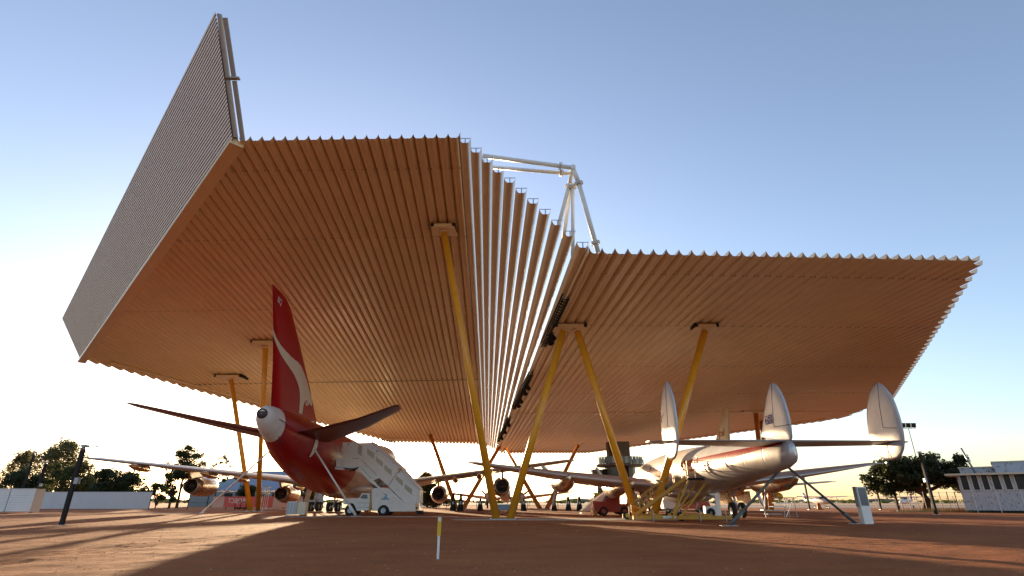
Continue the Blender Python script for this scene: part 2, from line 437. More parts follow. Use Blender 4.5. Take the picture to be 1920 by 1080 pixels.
# the steep middle: eleven separate pans stepping down
L1 = BL; R1 = R_(941, 846)
for k in range(11):
    mb = MB()
    t0, t1 = k / 11, (k + 1) / 11
    f0, f1 = LB.lerp(RA, t0), LB.lerp(RA, t1)
    b0_, b1_ = L1.lerp(R1, t0), L1.lerp(R1, t1)
    fc, bc = (f0 + f1) / 2, (b0_ + b1_) / 2
    fw, bw = (f1 - f0).x, (b1_ - b0_).x
    segs = [(0, .515, 0), (.513, 1, -.10)]
    for s0, s1, off in segs:
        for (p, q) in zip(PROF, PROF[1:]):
            mi = 1 if (p[0] + q[0]) / 2 > .20 else 0  # right flank coloured whiter, sky light painted in
            def P(pp, s_, extra=0):
                h = .34 + (1 if pp[0] > 0 else .0) * 0
                wd = fw + (bw - fw) * s_
                c = fc.lerp(bc, s_)
                zz = pp[1] * (wd / fw) ** .3
                if pp[0] > .17: zz *= 1.2
                return Vector((c.x + pp[0] * wd, c.y, c.z + zz - DROP + off + extra))
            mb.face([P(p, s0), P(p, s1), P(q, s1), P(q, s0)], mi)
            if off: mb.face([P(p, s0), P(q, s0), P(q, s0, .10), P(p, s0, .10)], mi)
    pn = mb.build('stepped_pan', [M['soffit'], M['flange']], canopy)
    br = MB()
    c = fc
    br.box(c.x - .035, c.x + .035, c.y + .05, c.y + .12, c.z - DROP, c.z + .12)
    br.box(c.x - .37, c.x + .36, c.y + .06, c.y + .10, c.z + .10, c.z + .135)
    br.build('end_bracket', M['galv'], pn)
# capping flashing where the left plane meets the first pan
mb = MB(); mb.bar(LB + Vector((.02, 0, -.02)), BL + Vector((.02, 0, -.02)), .05, .35, 0); mb.build('edge_flashing', M['flange'], canopy)
mb = MB(); mb.bar(RA + Vector((-.06, 0, -.02)), BR + Vector((-.06, 0, -.02)), .06, .5, 0); mb.build('edge_flashing', M['soffit'], canopy)

# edge beams under the back rims, set in from the scalloped overhang
def rim(points, inset, name='edge_beam', w=.7, h=.22, drop=.42):
    for a, b in zip(points, points[1:]):
        m_ = MB(); m_.bar(a, b, w, h, 0); m_.build(name, M['soffit'], canopy)
def insetpt(uv, O, U, V, n): return O + U * uv[0] + V * uv[1] - n * .46
def rim_line(poly_pts, centre, O, U, V, n, amt):
    out = []
    for (u, v) in poly_pts:
        du, dv = centre[0] - u, centre[1] - v; l = math.hypot(du, dv)
        out.append(insetpt((u + du / l * amt, v + dv / l * amt), O, U, V, n))
    return out
lc = (sum(p[0] for p in lpoly) / 5, sum(p[1] for p in lpoly) / 5)
rim(rim_line([lpoly[2], lpoly[3], lpoly[4]], lc, LB, lU, lV, nL, 3.4), 0)
rc = (sum(p[0] for p in rpoly) / 7, sum(p[1] for p in rpoly) / 7)
rim(rim_line([rpoly[3], rpoly[4], rpoly[5]], rc, RA, rU, rV, nR, 3.4), 0)
a = LE_ + Vector((0, 0, -.55)); b = LA + Vector((0, 0, -.5))
m_ = MB(); m_.bar(a + Vector((-.12, -.1, .1)), b + Vector((-.02, .02, .1)), .9, .45); m_.build('edge_beam', M['soffit'], canopy)

# ribbed screen wall standing up along the left edge
PU = at(405, 22, 25.6)
low0 = LA + Vector((-.15, -.12, -.62)); low1 = at(150, 672, LE_.y + .2)
FU = hit(117, 597, PU, low0, low1)
nS = (low0 - PU).cross(FU - PU).normalized()
if nS.y > 0: nS = -nS
low0b = at(451, 236, 30.2)
NR = 34
mb = MB()
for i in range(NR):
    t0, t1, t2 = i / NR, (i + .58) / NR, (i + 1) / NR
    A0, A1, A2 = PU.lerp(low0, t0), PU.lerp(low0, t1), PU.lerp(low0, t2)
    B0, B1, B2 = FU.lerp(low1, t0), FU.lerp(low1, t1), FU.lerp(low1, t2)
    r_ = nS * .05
    mb.face([A0 + r_, B0 + r_, B1 + r_, A1 + r_], 0); mb.face([A1 + r_, B1 + r_, B1, A1], 1); mb.face([A1, B1, B2, A2], 1); mb.face([A2, B2, B2 + r_, A2 + r_], 0)  # groove faces take the painted shadow tone
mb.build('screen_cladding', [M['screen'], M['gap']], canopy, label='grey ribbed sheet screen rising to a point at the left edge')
# back of the screen and its end frame
mb = MB(); bk = -nS * .35
mb.face([PU + bk, FU + bk, low1 + bk, low0 + bk]); mb.build('screen_backing', M['flange'], canopy)
dn = (low0 - PU)
e_off = Vector((.45, .25, -.1))
mb = MB(); mb.bar(PU + Vector((.20, .1, -.1)), PU.lerp(low0, .47) + Vector((.20, .1, -.1)), .14, .36); mb.bar(PU.lerp(low0, .49) + Vector((.2, .1, -.1)), PU.lerp(low0, .93) + Vector((.2, .1, -.1)), .14, .36); mb.build('screen_frame', M['frame_paint'], canopy)
mb = MB(); mb.bar(PU + Vector((.52, .25, -.25)), PU.lerp(low0, .48) + Vector((.52, .25, 0)), .30, .10); mb.build('screen_end_plate', M['frame_paint'], canopy)
mb = MB(); mb.bar(PU.lerp(low0, .49) + Vector((.52, .25, 0)), PU.lerp(low0, .96) + Vector((.56, .25, 0)), .30, .10); mb.build('screen_end_plate', M['frame_paint'], canopy)
q = PU.lerp(low0, .485)
mb = MB(); mb.box(q.x + .05, q.x + .95, q.y - .05, q.y + .2, q.z - .06, q.z + .05); mb.build('screen_bracket', M['frame_paint'], canopy)

# columns
def column(base, top, r, m, collar=True):
    base, top = Vector(base), Vector(top)
    mb = MB(); mb.tube([base, top], r, 24); c = mb.build('column', M[m], canopy)
    d_ = (top - base).normalized()
    mb = MB(); mb.tube([top - d_ * .12, top + d_ * .02], r * 1.45, 24); mb.build('collar', M['soffit'], c)
    mb = MB(); mb.box(base.x - r * 1.7, base.x + r * 1.7, base.y - r * 1.7, base.y + r * 1.7, 0.03, .09); mb.build('base_plate', M['galv'], c)
    return c
def cap_plate(c, w, dpt, n, hgt=.5):
    c = Vector(c)
    mb = MB()
    z = c.z
    mb.prism([(c.x - w / 2, c.y + dpt / 2, z), (c.x - w / 2 + .15, c.y - dpt / 2, z), (c.x + w / 2 - .15, c.y - dpt / 2, z), (c.x + w / 2, c.y + dpt / 2, z)], (0, 0, .07))
    mb.box(c.x - w / 2 + .4, c.x + w / 2 - .4, c.y - dpt / 2 - .05, c.y + dpt / 2 - .2, z + .075, z + hgt * .62)
    mb.build('bearing_plate', M['soffit'], canopy)
    mb = MB()
    for sx in (-1, 1): mb.box(c.x + sx * (w / 2 - .22) - .12, c.x + sx * (w / 2 - .22) + .12, c.y - dpt / 2 + .1, c.y + dpt / 2, z + .08, z + hgt - .05)
    mb.build('bearing_bracket', M['black'], canopy)
def top(pt, dz=.75): return Vector((pt.x, pt.y, pt.z - dz))
tA1 = top(L_(833, 420)); tA2 = top(R_(1056, 603)); tB1 = top(R_(1081, 603)); tB2 = top(R_(1320, 603))
bA = Vector((-.62, 43.6, 0)); bB = Vector((10.35, 45.0, 0))
column(bA + Vector((-.55, 0, 0)), tA1, .29, 'yellow'); column(bA + Vector((.45, 0, 0)), tA2, .29, 'yellow')
column(bB + Vector((-.62, 0, 0)), tB1, .29, 'yellow'); column(bB + Vector((.55, 0, 0)), tB2, .29, 'yellow')
cap_plate(tA1, 2.3, 1.7, nL); cap_plate((tA2 + tB1) / 2, 3.0, 1.3, nR); cap_plate(tB2, 2.3, 1.3, nR)
tC1 = top(L_(435, 702)); tC2 = top(L_(500, 638))
bC = at(477, 956, 79); bC.z = 0
column(bC + Vector((-.5, 0, 0)), tC1, .31, 'yellow'); column(bC + Vector((.5, 0, 0)), tC2, .31, 'yellow')
cap_plate(tC1, 4.2, 2.6, nL, .6); cap_plate(tC2, 3.4, 2.2, nL, .6)
tD1 = top(L_(807, 812), .5); tD2 = top(R_(936, 836), .3); bD = at(862, 954.5, 106); bD.z = 0
tE1 = top(R_(948, 838), .3); tE2 = top(R_(1083, 832), .5); bE = at(1019, 954.5, 106); bE.z = 0
column(bD + Vector((-.6, 0, 0)), tD1, .40, 'orange'); column(bD + Vector((.6, 0, 0)), tD2, .40, 'orange')
column(bE + Vector((-.6, 0, 0)), tE1, .40, 'orange'); column(bE + Vector((.6, 0, 0)), tE2, .40, 'orange')
tF1 = top(R_(1416, 768), .5); tF2 = top(R_(1427, 785), .5); bF = at(1441, 956, 88); bF.z = 0
column(bF + Vector((-.4, 0, 0)), tF1, .36, 'orange'); column(bF + Vector((.5, 0, 0)), tF2, .36, 'orange')
cap_plate(tF1, 5, 1.6, nR)

# white tubular truss standing on the roof
AP = at(1074, 316, 36.0)
def strut(a, b, r=.15, flange_at=(.14,)):
    a, b = Vector(a), Vector(b)
    mb = MB(); mb.tube([a, b], r, 16); s_ = mb.build('truss_tube', M['white_steel'], canopy)
    d_ = (b - a).normalized(); L = (b - a).length
    for f in flange_at:
        p = a + d_ * L * f
        mb = MB(); mb.tube([p - d_ * .10, p - d_ * .03], r * 1.9, 16); mb.tube([p + d_ * .03, p + d_ * .10], r * 1.9, 16); mb.build('pipe_flange', M['white_steel'], s_)
        mb = MB()
        u_ = Vector((0, 0, 1)) if abs(d_.z) < .9 else Vector((0, 1, 0)); xx = d_.cross(u_).normalized(); yy = xx.cross(d_)
        for k in range(10):
            c = p + (xx * math.cos(k * PI / 5) + yy * math.sin(k * PI / 5)) * r * 1.6
            mb.tube([c - d_ * .14, c + d_ * .14], r * .13, 6)
        mb.build('flange_bolts', M['galv'], s_, kind='stuff')
mb = MB(); mb.tube([AP + Vector((0, -.28, 0)), AP + Vector((0, .28, 0))], .2, 20); mb.build('truss_node', M['white_steel'], canopy)
h1 = at(1084, 340, 36.0); strut(AP, h1, .19, ()); strut(h1, at(1122, 475, 36.6), .185, (.03, .86))
strut(AP + Vector((0, -.1, 0)), at(905, 292, 35.6), .17, (.14,))
strut(AP + Vector((0, .3, -.3)), at(905, 312, 37.5), .15, (.12,))
kn = at(1068, 344, 36.6)
strut(AP, kn, .16, ())
strut(kn, at(1040, 450, 37.4), .16, (.06,)); strut(kn + Vector((.1, .3, 0)), at(1056, 452, 38.6), .15, (.06,)); strut(kn + Vector((.25, 0, 0)), at(1074, 480, 36.8), .15, (.05,))
mb = MB(); q = at(905, 300, 36.5); mb.tube([q, Vector((q.x, q.y, L_(850, 330).z))], .15, 12); mb.build('truss_post', M['white_steel'], canopy)

# black lighting trusses hanging along the fold
def light_truss(p, q, lamps, label):
    t = thing('lighting_truss', label, 'lighting rig', 'black lighting rigs hung along the roof fold')
    p, q = Vector(p), Vector(q); d_ = (q - p); L = d_.length; d_.normalize()
    sx = Vector((1, 0, 0)) * .22; sz = Vector((0, 0, 1)) * .22
    mb = MB()
    for a_ in (-1, 1):
        for b_ in (-1, 1): mb.bar(p + sx * a_ + sz * b_, q + sx * a_ + sz * b_, .09)
    n = max(3, int(L / .55))
    for i in range(n):
        a0, a1 = p + d_ * L * i / n, p + d_ * L * (i + 1) / n
        mb.bar(a0 + sx - sz, a1 + sx + sz, .05); mb.bar(a0 - sx - sz, a1 - sx + sz, .05); mb.bar(a0 + sx - sz, a1 - sx - sz, .05)
        mb.bar(a0 - sx - sz, a0 + sx - sz, .06)
    mb.build('frame', M['black'], t)
    for f in lamps:
        c = p + d_ * L * f + Vector((.35, 0, -.15))
        mb = MB(); mb.lathe(c, (.3, -.5, -.8), [(-.35, .12), (-.3, .22), (.15, .24), (.35, .30), (.36, .24), (.2, .2)], 14); mb.build('spotlight', M['black'], t)
        mb = MB(); mb.bar(c, p + d_ * L * f, .06); mb.build('lamp_arm', M['black'], t)
        mb = MB(); mb.box(c.x - .18, c.x + .18, c.y + .3, c.y + .75, c.z - .05, c.z + .35); mb.build('lamp_box', M['black'], t)
    for f in (.05, .5, .95):
        c = p + d_ * L * f; mb = MB(); mb.bar(c, c + Vector((0, 0, 1.1)), .04); mb.build('hanger', M['galv'], t)
    return t
def fold(y_, dx=0, dz=-.75):
    t = (y_ - 467) / (835 - 467); x_ = 1105 - 175 * t
    p = R_(x_, y_); return p + Vector((dx, 0, dz))
light_truss(fold(548, -.25, -.35), fold(640, -.2, -.35), (.75, .86), 'black lattice lighting rig with lamps beside the topmost yellow column cap')
light_truss(fold(690, -.2, -.6), fold(757, -.3, -.6), (.3, .45, .7, .85), 'black lighting rig in the middle of the roof fold')
light_truss(fold(775, -.3, -.7), fold(820, -.3, -.7), (.2, .5, .8), 'black lighting rig at the low far end of the roof fold')
# small rigs under the far left rim
for (x0, y0, x1, y1, lb) in ((717, 818, 740, 822, 'small black lamp cluster under the far left rim of the roof'),):
    t = thing('lamp_cluster', lb, 'lighting rig')
    p, q = L_(x0, y0) + Vector((0, 0, -.8)), L_(x1, y1) + Vector((0, 0, -.8))
    mb = MB(); mb.bar(p, q, .12); 
    for f in range(6):
        c = p.lerp(q, f / 5); mb.box(c.x - .15, c.x + .15, c.y - .1, c.y + .1, c.z - .35, c.z + .15)
    mb.build('lamp_bar', M['black'], t)

# ------------------------------------------------------------------ aircraft helpers
AIR = [(1, 0), (.85, .022), (.65, .046), (.42, .064), (.22, .062), (.09, .044), (.02, .022), (0, 0), (.02, -.016), (.09, -.03), (.22, -.040), (.42, -.042), (.65, -.028), (.85, -.012)]
def wing_mb(secs, vertical=False, m=0, thick=1.0):
    """secs: (span, leading edge y, chord, height, thickness factor); nose points to +Y"""
    mb = MB(); rings = []
    for sp, le, ch, z, tf in secs:
        ring = []
        for c, t in AIR:
            tt = t * ch * tf * thick
            ring.append(Vector((z + (tt if t > 0 else tt * 1.4), le - c * ch, sp)) if vertical else Vector((sp, le - c * ch, z + tt)))
        rings.append(ring)
    mb.loft(rings, m); return mb
def body_mb(st, n=36, m=0, power=1.0):
    """st: (y, centre z, half width, half height)"""
    mb = MB()
    def cr(p0, p1, p2, p3, t): return .5 * ((2 * p1) + (-p0 + p2) * t + (2 * p0 - 5 * p1 + 4 * p2 - p3) * t * t + (-p0 + 3 * p1 - 3 * p2 + p3) * t ** 3)
    fine = []
    for i in range(len(st) - 1):
        a, b, c, d_ = st[max(i - 1, 0)], st[i], st[i + 1], st[min(i + 2, len(st) - 1)]
        k = max(1, min(6, int(abs(c[0] - b[0]) / .7)))
        for j in range(k):
            t = j / k
            fine.append((b[0] + (c[0] - b[0]) * t,) + tuple(cr(a[q], b[q], c[q], d_[q], t) for q in (1, 2, 3)))
    fine.append(st[-1])
    mb.loft([[Vector((w * math.sin(2 * PI * k / n), y, z + h * math.cos(2 * PI * k / n))) for k in range(n)] for y, z, w, h in fine], m)
    return mb
def wheel(parent, c, r, w, axis=(1, 0, 0), name='wheel', rim='galv'):
    c = Vector(c); 
    o = None
    mb = MB(); mb.lathe(c, axis, [(-w / 2, r * .55), (-w / 2, r * .86), (-w * .38, r * .97), (-w * .15, r), (w * .15, r), (w * .38, r * .97), (w / 2, r * .86), (w / 2, r * .55)], 24, 0, False)
    o = mb.build(name, M['rubber'], parent)
    mb = MB(); mb.lathe(c, axis, [(-w * .46, .02), (-w * .46, r * .25), (-w * .36, r * .5), (-w * .48, r * .58), (w * .48, r * .58), (w * .36, r * .5), (w * .46, r * .25), (w * .46, .02)], 20)
    mb.build('rim', M[rim], o)
    return o
def engine(parent, c, r, L, m='bronze', hole=.68, plug=True, cap=None, name='engine_nacelle'):
    """jet pod, nose to +Y, centre c"""
    mb = MB(); mb.lathe(c, (0, 1, 0), [(-L * .28, r * hole * .9), (-L * .5, r * hole), (-L * .505, r * (hole + .04)), (-L * .3, r * .88), (-L * .05, r), (L * .3, r * 1.0), (L * .46, r * .93), (L * .5, r * .86), (L * .46, r * .8), (L * .25, r * .78)], 32, 0, False)
    o = mb.build(name, M[m], parent)
    mb = MB(); mb.lathe(c, (0, 1, 0), [(-L * .27, .02), (-L * .27, r * hole * .92)], 28)
    mb.build('turbine_disc', M['dark_metal'], o)
    mb = MB(); mb.lathe(c, (0, 1, 0), [(L * .26, .02), (L * .26, r * .79)], 28); mb.build('intake_fan', M['dark_metal'], o)
    if plug:
        mb = MB(); mb.lathe(c, (0, 1, 0), [(-L * .27, r * .40), (-L * .42, r * .30), (-L * .52, .04)], 18); mb.build('exhaust_plug', M['dark_metal'], o)
    if cap:
        mb = MB(); mb.lathe(c, (0, 1, 0), [(-L * .52, .02), (-L * .53, r * hole * .8), (-L * .5, r * (hole + .08)), (-L * .44, r * (hole + .1))], 20, 0, False); mb.build('exhaust_cover', M[cap], o)
    return o
def prop(parent, c, r, nb, a0, m='alu_dull', spin=.28):
    mb = MB(); mb.lathe(c, (0, 1, 0), [(-.25, spin), (.1, spin), (.4, spin * .6), (.55, .02)], 16); h = mb.build('propeller_hub', M[m], parent)
    for k in range(nb):
        a = a0 + 2 * PI * k / nb; u = Vector((math.cos(a), 0, math.sin(a))); v = Vector((-math.sin(a), .35, math.cos(a))).normalized()
        rings = []
        for t, w in ((.08, .09), (.25, .16), (.5, .21), (.8, .20), (.95, .15), (1, .05)):
            p = Vector(c) + u * r * t; nrm = Vector((0, 1, 0)) * .035
            rings.append([p - v * w, p + nrm, p + v * w, p - nrm])
        mb = MB(); mb.loft(rings); mb.build('propeller_blade', M[m], parent)

def band_mat(name, kind, zones):
    """paint scheme in the aircraft's own coordinates; zones are built by the callback"""
    m = bpy.data.materials.new(name); m.use_nodes = True
    nt = m.node_tree; N = nt.nodes; Lk = nt.links; b = N["Principled BSDF"]
    tc = N.new("ShaderNodeTexCoord"); sp = N.new("ShaderNodeSeparateXYZ"); Lk.new(tc.outputs['Object'], sp.inputs[0])
    def cmp_(sock, op, val):
        n = N.new("ShaderNodeMath"); n.operation = op; Lk.new(sock, n.inputs[0])
        if isinstance(val, (int, float)): n.inputs[1].default_value = val
        else: Lk.new(val, n.inputs[1])
        return n.outputs[0]
    col = None; met = None
    no = N.new("ShaderNodeTexNoise"); no.inputs['Scale'].default_value = .9; no.inputs['Detail'].default_value = 6; Lk.new(tc.outputs['Object'], no.inputs[0])
    def layer(prev, mask, c, kind_='col'):
        mx = N.new("ShaderNodeMixRGB"); Lk.new(mask, mx.inputs[0])
        if isinstance(prev, tuple): mx.inputs[1].default_value = prev
        else: Lk.new(prev, mx.inputs[1])
        mx.inputs[2].default_value = c
        return mx.outputs[0]
    base, layers = zones(sp.outputs['X'], sp.outputs['Y'], sp.outputs['Z'], cmp_)
    col = (*base[0], 1); met = (base[1],) * 3 + (1,)
    for mask, c, me_ in layers:
        col = layer(col, mask, (*c, 1)); met = layer(met, mask, (me_, me_, me_, 1))
    r = N.new("ShaderNodeValToRGB"); r.color_ramp.elements[0].position = .3; r.color_ramp.elements[1].position = .7
    r.color_ramp.elements[0].color = (.86, .85, .84, 1); r.color_ramp.elements[1].color = (1.06, 1.05, 1.04, 1); Lk.new(no.outputs[0], r.inputs[0])
    mu = N.new("ShaderNodeMixRGB"); mu.blend_type = 'MULTIPLY'; mu.inputs[0].default_value = 1; Lk.new(col, mu.inputs[1]); Lk.new(r.outputs[0], mu.inputs[2])
    Lk.new(mu.outputs[0], b.inputs['Base Color']); Lk.new(met, b.inputs['Metallic'])
    b.inputs['Roughness'].default_value = .34; b.inputs['Specular IOR Level'].default_value = .35; b.inputs['Coat Weight'].default_value = .04
    # skin panel lines and faint oil-canning
    n2 = N.new("ShaderNodeTexNoise"); n2.inputs['Scale'].default_value = 1.6; Lk.new(tc.outputs['Object'], n2.inputs[0])
    wv = N.new("ShaderNodeTexWave"); wv.bands_direction = 'Y'; wv.inputs['Scale'].default_value = .16; wv.inputs['Distortion'].default_value = 0; Lk.new(tc.outputs['Object'], wv.inputs[0])
    rr = N.new("ShaderNodeValToRGB"); rr.color_ramp.elements[0].position = 0; rr.color_ramp.elements[1].position = .012; Lk.new(wv.outputs['Fac'], rr.inputs[0])
    bp = N.new("ShaderNodeBump"); bp.inputs['Strength'].default_value = .25; bp.inputs['Distance'].default_value = .02; Lk.new(rr.outputs[0], bp.inputs['Height'])
    bp2 = N.new("ShaderNodeBump"); bp2.inputs['Strength'].default_value = .10; bp2.inputs['Distance'].default_value = .08; Lk.new(n2.outputs[0], bp2.inputs['Height']); Lk.new(bp.outputs[0], bp2.inputs['Normal'])
    Lk.new(bp2.outputs[0], b.inputs['Normal'])
    return m

# ------------------------------------------------------------------ red-tailed jumbo jet
JA = math.radians(3.6)
jumbo = thing('jumbo_airliner', 'large four-engined jet airliner with red tail and white kangaroo on the fin', 'airliner', None, (-20.3, 45.3, 0), JA)
def jumbo_zones(X, Y, Z, c):
    cone = c(Y, 'LESS_THAN', 1.25); fwd = c(Y, 'GREATER_THAN', 21.5)
    belly = c(fwd, 'MULTIPLY', c(Z, 'LESS_THAN', 4.6))
    return ((.36, .002, .004), 0), [(cone, (.74, .73, .71), 0), (fwd, (.76, .74, .70), 0), (belly, (.50, .45, .40), .35)]
M['jumbo_skin'] = band_mat('jumbo_paint', 'band', jumbo_zones)
st = [(-1.55, 7.85, .30, .34), (-1.35, 7.83, .50, .58), (-.8, 7.72, .72, .92), (0, 7.55, .86, 1.20), (2, 7.22, 1.14, 1.60), (5, 6.75, 1.7, 2.2), (9, 6.3, 2.25, 2.68), (14, 5.85, 2.8, 3.1), (19, 5.6, 3.15, 3.4), (24, 5.5, 3.25, 3.5),
      (34, 5.5, 3.25, 3.5), (44, 5.5, 3.25, 3.5), (52, 5.55, 3.25, 3.55), (59, 5.5, 3.15, 3.4), (64, 5.2, 2.7, 2.9), (67, 4.85, 2.0, 2.1), (69, 4.6, 1.2, 1.2), (70, 4.5, .25, .25)]
body_mb(st, 48).build('fuselage', M['jumbo_skin'], jumbo)
mb = body_mb([(46, 8.0, .6, .5), (49, 8.5, 1.5, 1.2), (52, 8.7, 2.1, 1.75), (58, 8.7, 2.3, 1.95), (62, 8.3, 2.0, 1.7), (65, 7.3, 1.4, 1.2), (66.5, 6.6, .5, .4)], 28)
mb.build('upper_deck', M['white'], jumbo)
mb = body_mb([(24, 2.6, 1.2, .5), (28, 2.7, 2.6, 1.1), (40, 2.7, 3.0, 1.2), (48, 2.9, 1.6, .7)], 24); mb.build('belly_fairing', M['wing_grey'], jumbo)
mb = MB(); mb.lathe((0, -1.54, 7.9), (0, -1, .12), [(.03, .02), (.03, .29), (.14, .32), (.15, .38), (-.2, .44)], 24, 0, False); mb.build('exhaust_outlet', M['dark_metal'], jumbo)
# fin outline measured in the fin's own plane (forward y, z)
def jl(px, py):
    p = hit(px, py, (-20.3, 45.3, 0), (-20.3, 45.3, 10), (-20.3 - math.sin(JA) * 10, 45.3 + math.cos(JA) * 10, 0))
    return ((p.y - 45.3) / math.cos(JA), p.z)
wing_mb([(7.6, 15.3, 14.6, 0, .7), (9.0, 13.4, 13.4, 0, .8), (12, 9.4, 10.4, 0, .85), (15, 5.0, 7.3, 0, .85), (17.6, .9, 4.6, 0, .85), (18.05, -.3, 3.7, 0, .7), (18.2, -1.2, 2.8, 0, .3)], True).build('fin', M['red'], jumbo)
# rudder seams
mb = MB()
for (a, b_) in (((2.35, 9.3), (-1.3, 17.0)), ((2.1, 9.9), (-1.0, 9.95)), ((.85, 12.7), (-1.6, 12.75))):
    mb.bar((.42, a[0], a[1]), (.32, b_[0], b_[1]), .03, .02)
fs = [(0.235, 9.0), (.215, 13)]
def fin_x(y, z):                                     # half thickness of the fin at (y, z)
    T = [(7.6, 15.3, 14.6, .7), (9.0, 13.4, 13.4, .8), (12, 9.4, 10.4, .85), (15, 5.0, 7.3, .85), (17.6, .9, 4.6, .85), (18.2, -1.2, 2.8, .3)]
    for (z0, l0, c0, t0), (z1, l1, c1, t1) in zip(T, T[1:]):
        if z0 <= z <= z1:
            t = (z - z0) / (z1 - z0); le, ch, tf = l0 + (l1 - l0) * t, c0 + (c1 - c0) * t, t0 + (t1 - t0) * t; break
    else: return .2
    c = min(1, max(0, (le - y) / ch))
    for (ca, ta), (cb, tb) in zip(AIR[:8], AIR[1:8]):
        if cb <= c <= ca: return (tb + (ta - tb) * (c - cb) / (ca - cb + 1e-9)) * ch * tf
    return 0
def decal(name, pix, m, parent, off=.03, dx=0):
    """flat painted marking on the right-hand face of the fin"""
    pts = [jl(*p) for p in pix]
    # subdivide edges so that the marking follows the skin
    dense = []
    for i in range(len(pts)):
        a, b = pts[i], pts[(i + 1) % len(pts)]
        k = max(1, int(math.hypot(a[0] - b[0], a[1] - b[1]) / .35))
        for j in range(k): dense.append((a[0] + (b[0] - a[0]) * j / k, a[1] + (b[1] - a[1]) * j / k))
    zmin, zmax = min(p[1] for p in dense), max(p[1] for p in dense)
    def cross(z):
        xs_ = []
        for i in range(len(dense)):
            (y0, z0), (y1, z1) = dense[i], dense[(i + 1) % len(dense)]
            if (z0 - z) * (z1 - z) < 0: xs_.append(y0 + (y1 - y0) * (z - z0) / (z1 - z0))
        return sorted(xs_)
    mb = MB(); dz = .06; n = int((zmax - zmin) / dz)
    for i in range(n):
        z0, z1 = zmin + i * dz, zmin + (i + 1) * dz
        c = cross((z0 + z1) / 2)
        for a, b in zip(c[::2], c[1::2]):
            k = max(1, int((b - a) / .3))
            for j in range(k):
                y0, y1 = a + (b - a) * j / k, a + (b - a) * (j + 1) / k
                mb.face([(fin_x(y0, z0) + off, y0, z0), (fin_x(y1, z0) + off, y1, z0), (fin_x(y1, z1) + off, y1, z1), (fin_x(y0, z1) + off, y0, z1)])
    return mb.build(name, m, parent)
kang = [(236, 298), (244, 335), (258, 385), (278, 430), (305, 470), (335, 508), (365, 535), (388, 565), (405, 605), (420, 650), (432, 695), (442, 730), (449, 752), (452, 728), (455, 745), (459, 768), (456, 785), (453, 808), (444, 814), (436, 806), (430, 793), (424, 805), (414, 815), (405, 806), (403, 790), (408, 780), (411, 790), (413, 803), (419, 797), (416, 780), (405, 778),
        (397, 790), (391, 815), (387, 843), (384, 866), (366, 858), (369, 830), (373, 780), (373, 730), (368, 690), (358, 655), (343, 615), (322, 575), (298, 530), (276, 485), (258, 430), (244, 375), (237, 330)]
decal('kangaroo_emblem', [(440 + x / 3.378, 520 + y / 3.375) for x, y in kang], M['cream'], jumbo)
def lettering(txt, size, loc, rot, m, parent, name='lettering', ext=.004):
    cu = bpy.data.curves.new(name, 'FONT'); cu.body = txt; cu.size = size; cu.extrude = ext
    tmp = bpy.data.objects.new(name, cu); COL.objects.link(tmp)
    bpy.context.view_layer.update()
    me = bpy.data.meshes.new_from_object(tmp.evaluated_get(bpy.context.evaluated_depsgraph_get()))
    bpy.data.objects.remove(tmp); me.materials.clear(); me.materials.append(m)
    o = bpy.data.objects.new(name, me); COL.objects.link(o); o.parent = parent; o.location = loc; o.rotation_euler = rot
    return o
lettering('BQ', .75, (.24, -2.95, 17.0), (PI / 2, 0, PI / 2), M['white_clean'], jumbo)
mb = MB()
for k in range(10):                                  # curved white line at the fin root
    t0, t1 = k / 10, (k + 1) / 10
    p = [(9.2 - 4.2 * t, 8.75 - 1.9 * t * t) for t in (t0, t1)]
    mb.face([(1.05 + .5 * t0, p[0][0], p[0][1]), (1.05 + .5 * t1, p[1][0], p[1][1]), (1.12 + .5 * t1, p[1][0], p[1][1] - .22), (1.12 + .5 * t0, p[0][0], p[0][1] - .22)])
mb.build('root_stripe', M['white_clean'], jumbo)
